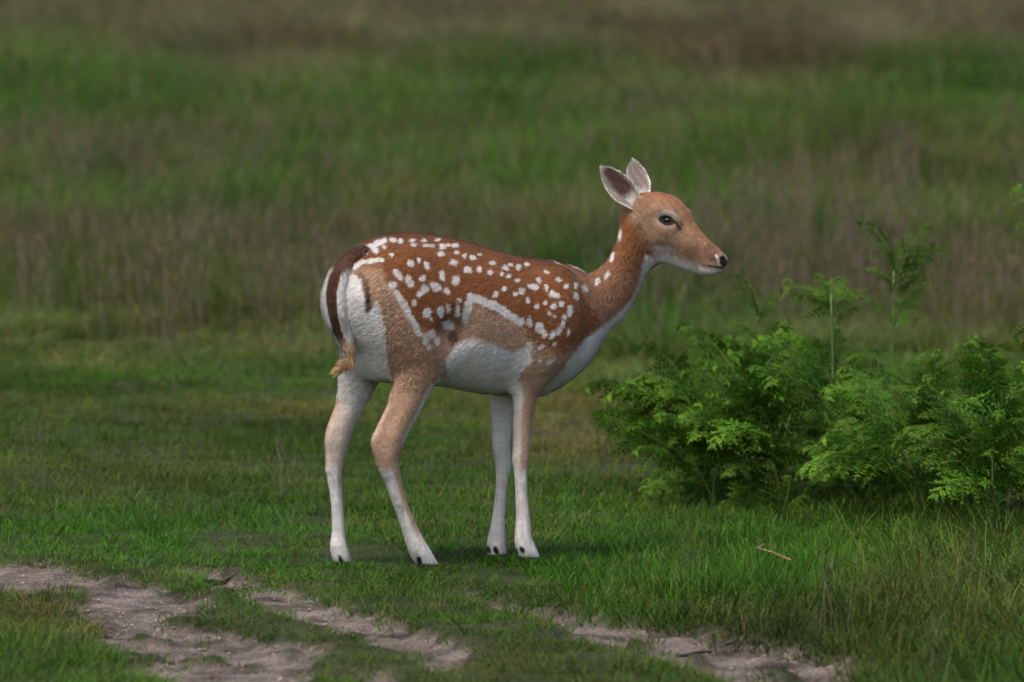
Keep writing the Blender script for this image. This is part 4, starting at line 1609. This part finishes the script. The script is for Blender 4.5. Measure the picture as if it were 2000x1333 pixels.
    hs = fbm((hx * 0.55 + hy * 0.83) * 0.10, (hx * 0.83 - hy * 0.55) * 0.30, 4)
    C *= (1 + hm * (hs - 0.5) * 0.75)[:, None]
    C *= (0.80 + 0.40 * st)[:, None] * (0.88 + 0.24 * big)[:, None]
    return np.clip(C, 0, 1), nose


CB, nose_b = coat(VW, NW, lab)
TAILN = NW


# ---- ears: cupped leaves joined into the same body mesh
def ear(base, tip, dark, v0, v1, face, wmax, cup):
    """base, tip in pixels; face: unit vector the cup opens to"""
    B = HEAD.P(base[0], base[1], v0)
    T = HEAD.P(tip[0], tip[1], v1)
    ax = T - B
    L = np.linalg.norm(ax)
    ax = ax / L
    f = np.array(face, float)
    f = f - ax * (f @ ax)
    f /= np.linalg.norm(f)
    sd = np.cross(ax, f)
    ns, nt = 22, 15
    V, C = [], []
    th = 0.0035
    for layer in (0, 1):
        for i in range(ns):
            s = i / (ns - 1)
            w = wmax / PXM * (0.40 + 0.60 * min(1, s / 0.38) ** 0.8) * (1 - max(0, (s - 0.38) / 0.62) ** 2.6) + 0.0015
            roll = cup * (1 - 0.55 * s)
            for j in range(nt):
                t = -1 + 2 * j / (nt - 1)
                a = t * roll
                p = B + ax * (L * s) + sd * (w * math.sin(a) / math.sin(min(roll, 1.57))) + f * (w * (1 - math.cos(a)) * 0.85 - 0.006 * math.sin(math.pi * s))
                p = p - f * (th * (1 - t ** 6) * (1 - s ** 6) if layer else 0)
                V.append(p)
                edge = max(sstep(0.84, 0.97, abs(t)), sstep(0.93, 0.99, s))
                if layer == 0:
                    inner = C_GREY * 0.78 * (1 + 0.25 * math.sin(t * 9 + s * 14))
                    dk = sstep(0.95, 0.45, abs(t - 0.22) * 1.2) * sstep(0.18, 0.36, s) * sstep(0.97, 0.84, s) * dark
                    c = inner * (1 - 0.92 * dk) + np.array([0.060, 0.022, 0.016]) * 0.92 * dk
                    lowh = sstep(0.30, 0.16, s) * sstep(0.6, 0.2, abs(t - 0.1))
                    c = c * (1 - 0.55 * lowh) + C_WHITE * 0.55 * lowh
                    c = c + (C_FACE - c) * sstep(0.12, 0.02, s)
                    c = c * (1 - edge) + C_WHITE * edge
                else:
                    c = C_FACE * (1 - edge * 0.7) + C_WHITE * edge * 0.7
                C.append(c)
    Q = []
    o = ns * nt
    for i in range(ns - 1):
        for j in range(nt - 1):
            a = i * nt + j
            Q.append((a, a + 1, a + nt + 1, a + nt))
            Q.append((o + a, o + a + nt, o + a + nt + 1, o + a + 1))
    for i in range(ns - 1):
        for j in (0, nt - 1):
            a = i * nt + j
            Q.append((a, a + nt, o + a + nt, o + a) if j == 0 else (a, o + a, o + a + nt, a + nt))
    for j in range(nt - 1):
        a = (ns - 1) * nt + j
        Q.append((a, a + 1, o + a + 1, o + a))
    return np.array(V), np.array(Q), np.array(C)


e1 = ear((1246, 405), (1173, 326), 1.0, 24, 62, (0.30, -0.90, 0.25), 27, 1.05)
e2 = ear((1257, 388), (1237, 311), 0.22, -24, -44, (0.45, -0.85, 0.10), 24, 0.85)
allV, allQ, allC, allW = [VW], [Qd], [CB], [nose_b]
off = nb
for (ev, eq, ec) in (e1, e2):
    allV.append(ev)
    allQ.append(eq + off)
    allC.append(ec)
    allW.append(np.zeros(len(ev)))
    off += len(ev)
AV = np.concatenate(allV)
AQ = np.concatenate(allQ)
AC = np.concatenate(allC)
AWt = np.concatenate(allW)
foot_loc = np.array([BODY.X0, BODY.Y0, 0.0])


def coat_material(name, rough, spec):
    m, n, l, out = mat_base(name)
    a = n.new("ShaderNodeAttribute")
    a.attribute_name = "coat"
    w = n.new("ShaderNodeAttribute")
    w.attribute_name = "wet"
    p = n.new("ShaderNodeBsdfPrincipled")
    mr = n.new("ShaderNodeMapRange")
    mr.inputs[3].default_value = rough
    mr.inputs[4].default_value = 0.28
    l.new(w.outputs["Fac"], mr.inputs[0])
    l.new(mr.outputs[0], p.inputs["Roughness"])
    ms = n.new("ShaderNodeMapRange")
    ms.inputs[3].default_value = spec
    ms.inputs[4].default_value = 0.6
    l.new(w.outputs["Fac"], ms.inputs[0])
    l.new(ms.outputs[0], p.inputs["Specular IOR Level"])
    l.new(a.outputs["Color"], p.inputs["Base Color"])
    p.inputs["Sheen Weight"].default_value = 0.15 if rough > 0.6 else 0.0
    p.inputs["Sheen Roughness"].default_value = 0.5
    l.new(p.outputs[0], out.inputs[0])
    return m


M_COAT = coat_material("deer_coat_skin", 0.8, 0.12)
M_FUR = coat_material("deer_coat_hair", 0.75, 0.06)

deer = empty("deer", tuple(foot_loc))
tag(deer, "spotted brown fallow doe with white belly standing on the turf beside the track", "deer")
me = fast_mesh("body", AV - foot_loc, AQ)
set_color(me, "coat", AC)
a_ = me.attributes.new("wet", 'FLOAT', 'POINT')
a_.data.foreach_set("value", AWt.astype(np.float32))
body_o = link_obj("body", me, M_COAT, deer)

# ---- hair
def build_fur():
    V, Q, C, LB = AV, AQ, AC, np.concatenate([lab, np.full(len(AV) - nb, L_EAR)])
    fn = np.cross(V[Q[:, 2]] - V[Q[:, 0]], V[Q[:, 3]] - V[Q[:, 1]])
    ar = np.linalg.norm(fn, axis=1)
    fn = fn / (ar[:, None] + 1e-12)
    NV = vnormals(V, Q)
    wt = ar.copy()
    fl = LB[Q[:, 0]]
    wt[fl == L_TAIL] *= 2.2
    wt[(fl == L_HEAD)] *= 1.3
    n = 230000
    cdf = np.cumsum(wt)
    k = np.searchsorted(cdf, rng.random(n) * cdf[-1])
    # no hair on the wet nose
    k = k[AWt[Q[k, 0]] < 0.3]
    n = len(k)
    a, b = rng.random((2, n, 1))
    q = Q[k]
    P = (V[q[:, 0]] * (1 - a) + V[q[:, 1]] * a) * (1 - b) + (V[q[:, 3]] * (1 - a) + V[q[:, 2]] * a) * b
    N = (NV[q[:, 0]] + NV[q[:, 1]] + NV[q[:, 2]] + NV[q[:, 3]])
    N /= np.linalg.norm(N, axis=1, keepdims=True) + 1e-9
    corner = rng.integers(0, 4, n)
    col = C[q[np.arange(n), corner]]
    L = LB[q[:, 0]]
    x, y = project(P)
    flow = np.tile(-BODY.Fw * 0.85 + np.array([0, 0, -0.5]), (n, 1))
    hv = -HEAD.Fw * 0.8 + np.array([0, 0, 0.35])
    flow[L == L_HEAD] = hv
    nk = L == L_NECK
    flow[nk] = -BODY.Fw * 0.5 + np.array([0, 0, -0.85])
    leg = ((L == L_FORE) & (y > 730)) | ((L == L_HIND) & (y > 760))
    flow[leg] = np.array([0, 0, -1.0])
    th = (L == L_HIND) & (y <= 760)
    flow[th] = -BODY.Fw * 0.55 + np.array([0, 0, -0.8])
    flow[L == L_TAIL] = np.array([0.12, 0, -1.0])
    flow[(L == L_TAIL) & (y > 700)] = np.array([-0.9, 0, -0.45])
    er = L == L_EAR
    flow[er] = np.array([-0.5, 0, 0.8])
    ln = np.full(n, 0.0135)
    ln[L == L_HEAD] = 0.0065
    ln[nk] = 0.014
    ln[leg] = 0.0075
    ln[(leg) & (y > 900)] = 0.0055
    ln[L == L_TAIL] = 0.024
    ln[(L == L_TAIL) & (y > 690)] = 0.038
    ln[er] = 0.007
    belly = (N[:, 2] < -0.2) & ((L == L_TORSO) | (L == L_NECK))
    ln[belly] = 0.019
    rumph = (x < 770) & (y > 560) & (y < 780) & (L != L_TAIL)
    ln[rumph] = 0.019
    ln *= rng.uniform(0.6, 1.25, n)
    flow = flow + rng.normal(0, 0.16, (n, 3))
    t = flow - N * np.sum(flow * N, 1, keepdims=True)
    t /= np.linalg.norm(t, axis=1, keepdims=True) + 1e-9
    lift = rng.uniform(0.08, 0.34, n)
    lift[L == L_HEAD] *= 0.8
    lift[L == L_TAIL] *= 1.3
    d = t + N * lift[:, None]
    d /= np.linalg.norm(d, axis=1, keepdims=True)
    sd = np.cross(N, d)
    sd /= np.linalg.norm(sd, axis=1, keepdims=True) + 1e-9
    w = (rng.uniform(0.0009, 0.0017, n) * np.where((L == L_HEAD) | leg, 0.75, 1.0))[:, None]
    p0 = P - N * 0.001
    p1 = P + d * ln[:, None] * 0.55
    p2 = P + d * ln[:, None] - N * (ln * lift * 0.45)[:, None]
    VV = np.stack([p0 + sd * w, p0 - sd * w, p1 - sd * w * 0.8, p1 + sd * w * 0.8, p2], 1).reshape(-1, 3)
    base = np.arange(n) * 5
    QQ = np.stack([base, base + 1, base + 2, base + 3], -1)
    TT = np.stack([base + 3, base + 2, base + 4], -1)
    me = fast_mesh("fur", VV - foot_loc, QQ, TT)
    cm, _ = coat(P + d * (ln * 0.5)[:, None], N, L)
    col = np.where((L == L_EAR)[:, None], col, cm)
    js = np.where(col.mean(1) > 0.35, 0.06, 0.14) * np.where(leg, 0.6, 1.0)
    cj = col * (1 + js[:, None] * rng.normal(0, 1, (n, 1)).clip(-2.2, 2.5))
    set_color(me, "coat", np.repeat(np.clip(cj, 0, 1), 5, axis=0))
    aw = me.attributes.new("wet", 'FLOAT', 'POINT')
    aw.data.foreach_set("value", np.zeros(len(VV), np.float32))
    nn = N + rng.normal(0, 1, (n, 3)) * np.where(leg, 0.09, np.where(col.mean(1) > 0.35, 0.11, 0.15))[:, None] + d * 0.10
    nn /= np.linalg.norm(nn, axis=1, keepdims=True)
    me.normals_split_custom_set_from_vertices(np.repeat(nn, 5, axis=0).astype(np.float32))
    o = link_obj("fur", me, M_FUR, deer)
    o["kind"] = "stuff"


build_fur()


# ---- eyes
def eye_material():
    m, n, l, out = mat_base("deer_eye")
    p = n.new("ShaderNodeBsdfPrincipled")
    p.inputs["Base Color"].default_value = (0.006, 0.004, 0.003, 1)
    p.inputs["Roughness"].default_value = 0.12
    p.inputs["Specular IOR Level"].default_value = 0.35
    l.new(p.outputs[0], out.inputs[0])
    return m


M_EYE = eye_material()


def ball(c, r, nu=24, nv=14, squash=(1, 1, 1)):
    V = []
    Fc = []
    for i in range(nv + 1):
        th = math.pi * i / nv
        for j in range(nu):
            ph = 2 * math.pi * j / nu
            V.append((c[0] + r * squash[0] * math.sin(th) * math.cos(ph), c[1] + r * squash[1] * math.sin(th) * math.sin(ph), c[2] + r * squash[2] * math.cos(th)))
    for i in range(nv):
        for j in range(nu):
            Fc.append((i * nu + j, i * nu + (j + 1) % nu, (i + 1) * nu + (j + 1) % nu, (i + 1) * nu + j))
    return V, Fc


pe = cast(1302, 431)
hu_, hv_ = HEAD.uv(pe)
rad = 14.0 / PXM
for sg in (1, -1):
    vv = hv_ * sg - sg * (rad - 0.0045)
    c = np.array([HEAD.X0 + hu_ * HEAD.c + vv * HEAD.s, HEAD.Y0 + hu_ * HEAD.s - vv * HEAD.c, pe[2]]) - foot_loc
    v, f = ball(c, rad, squash=(1, 1, 0.60))
    new_mesh("eye", v, f, M_EYE, parent=deer)
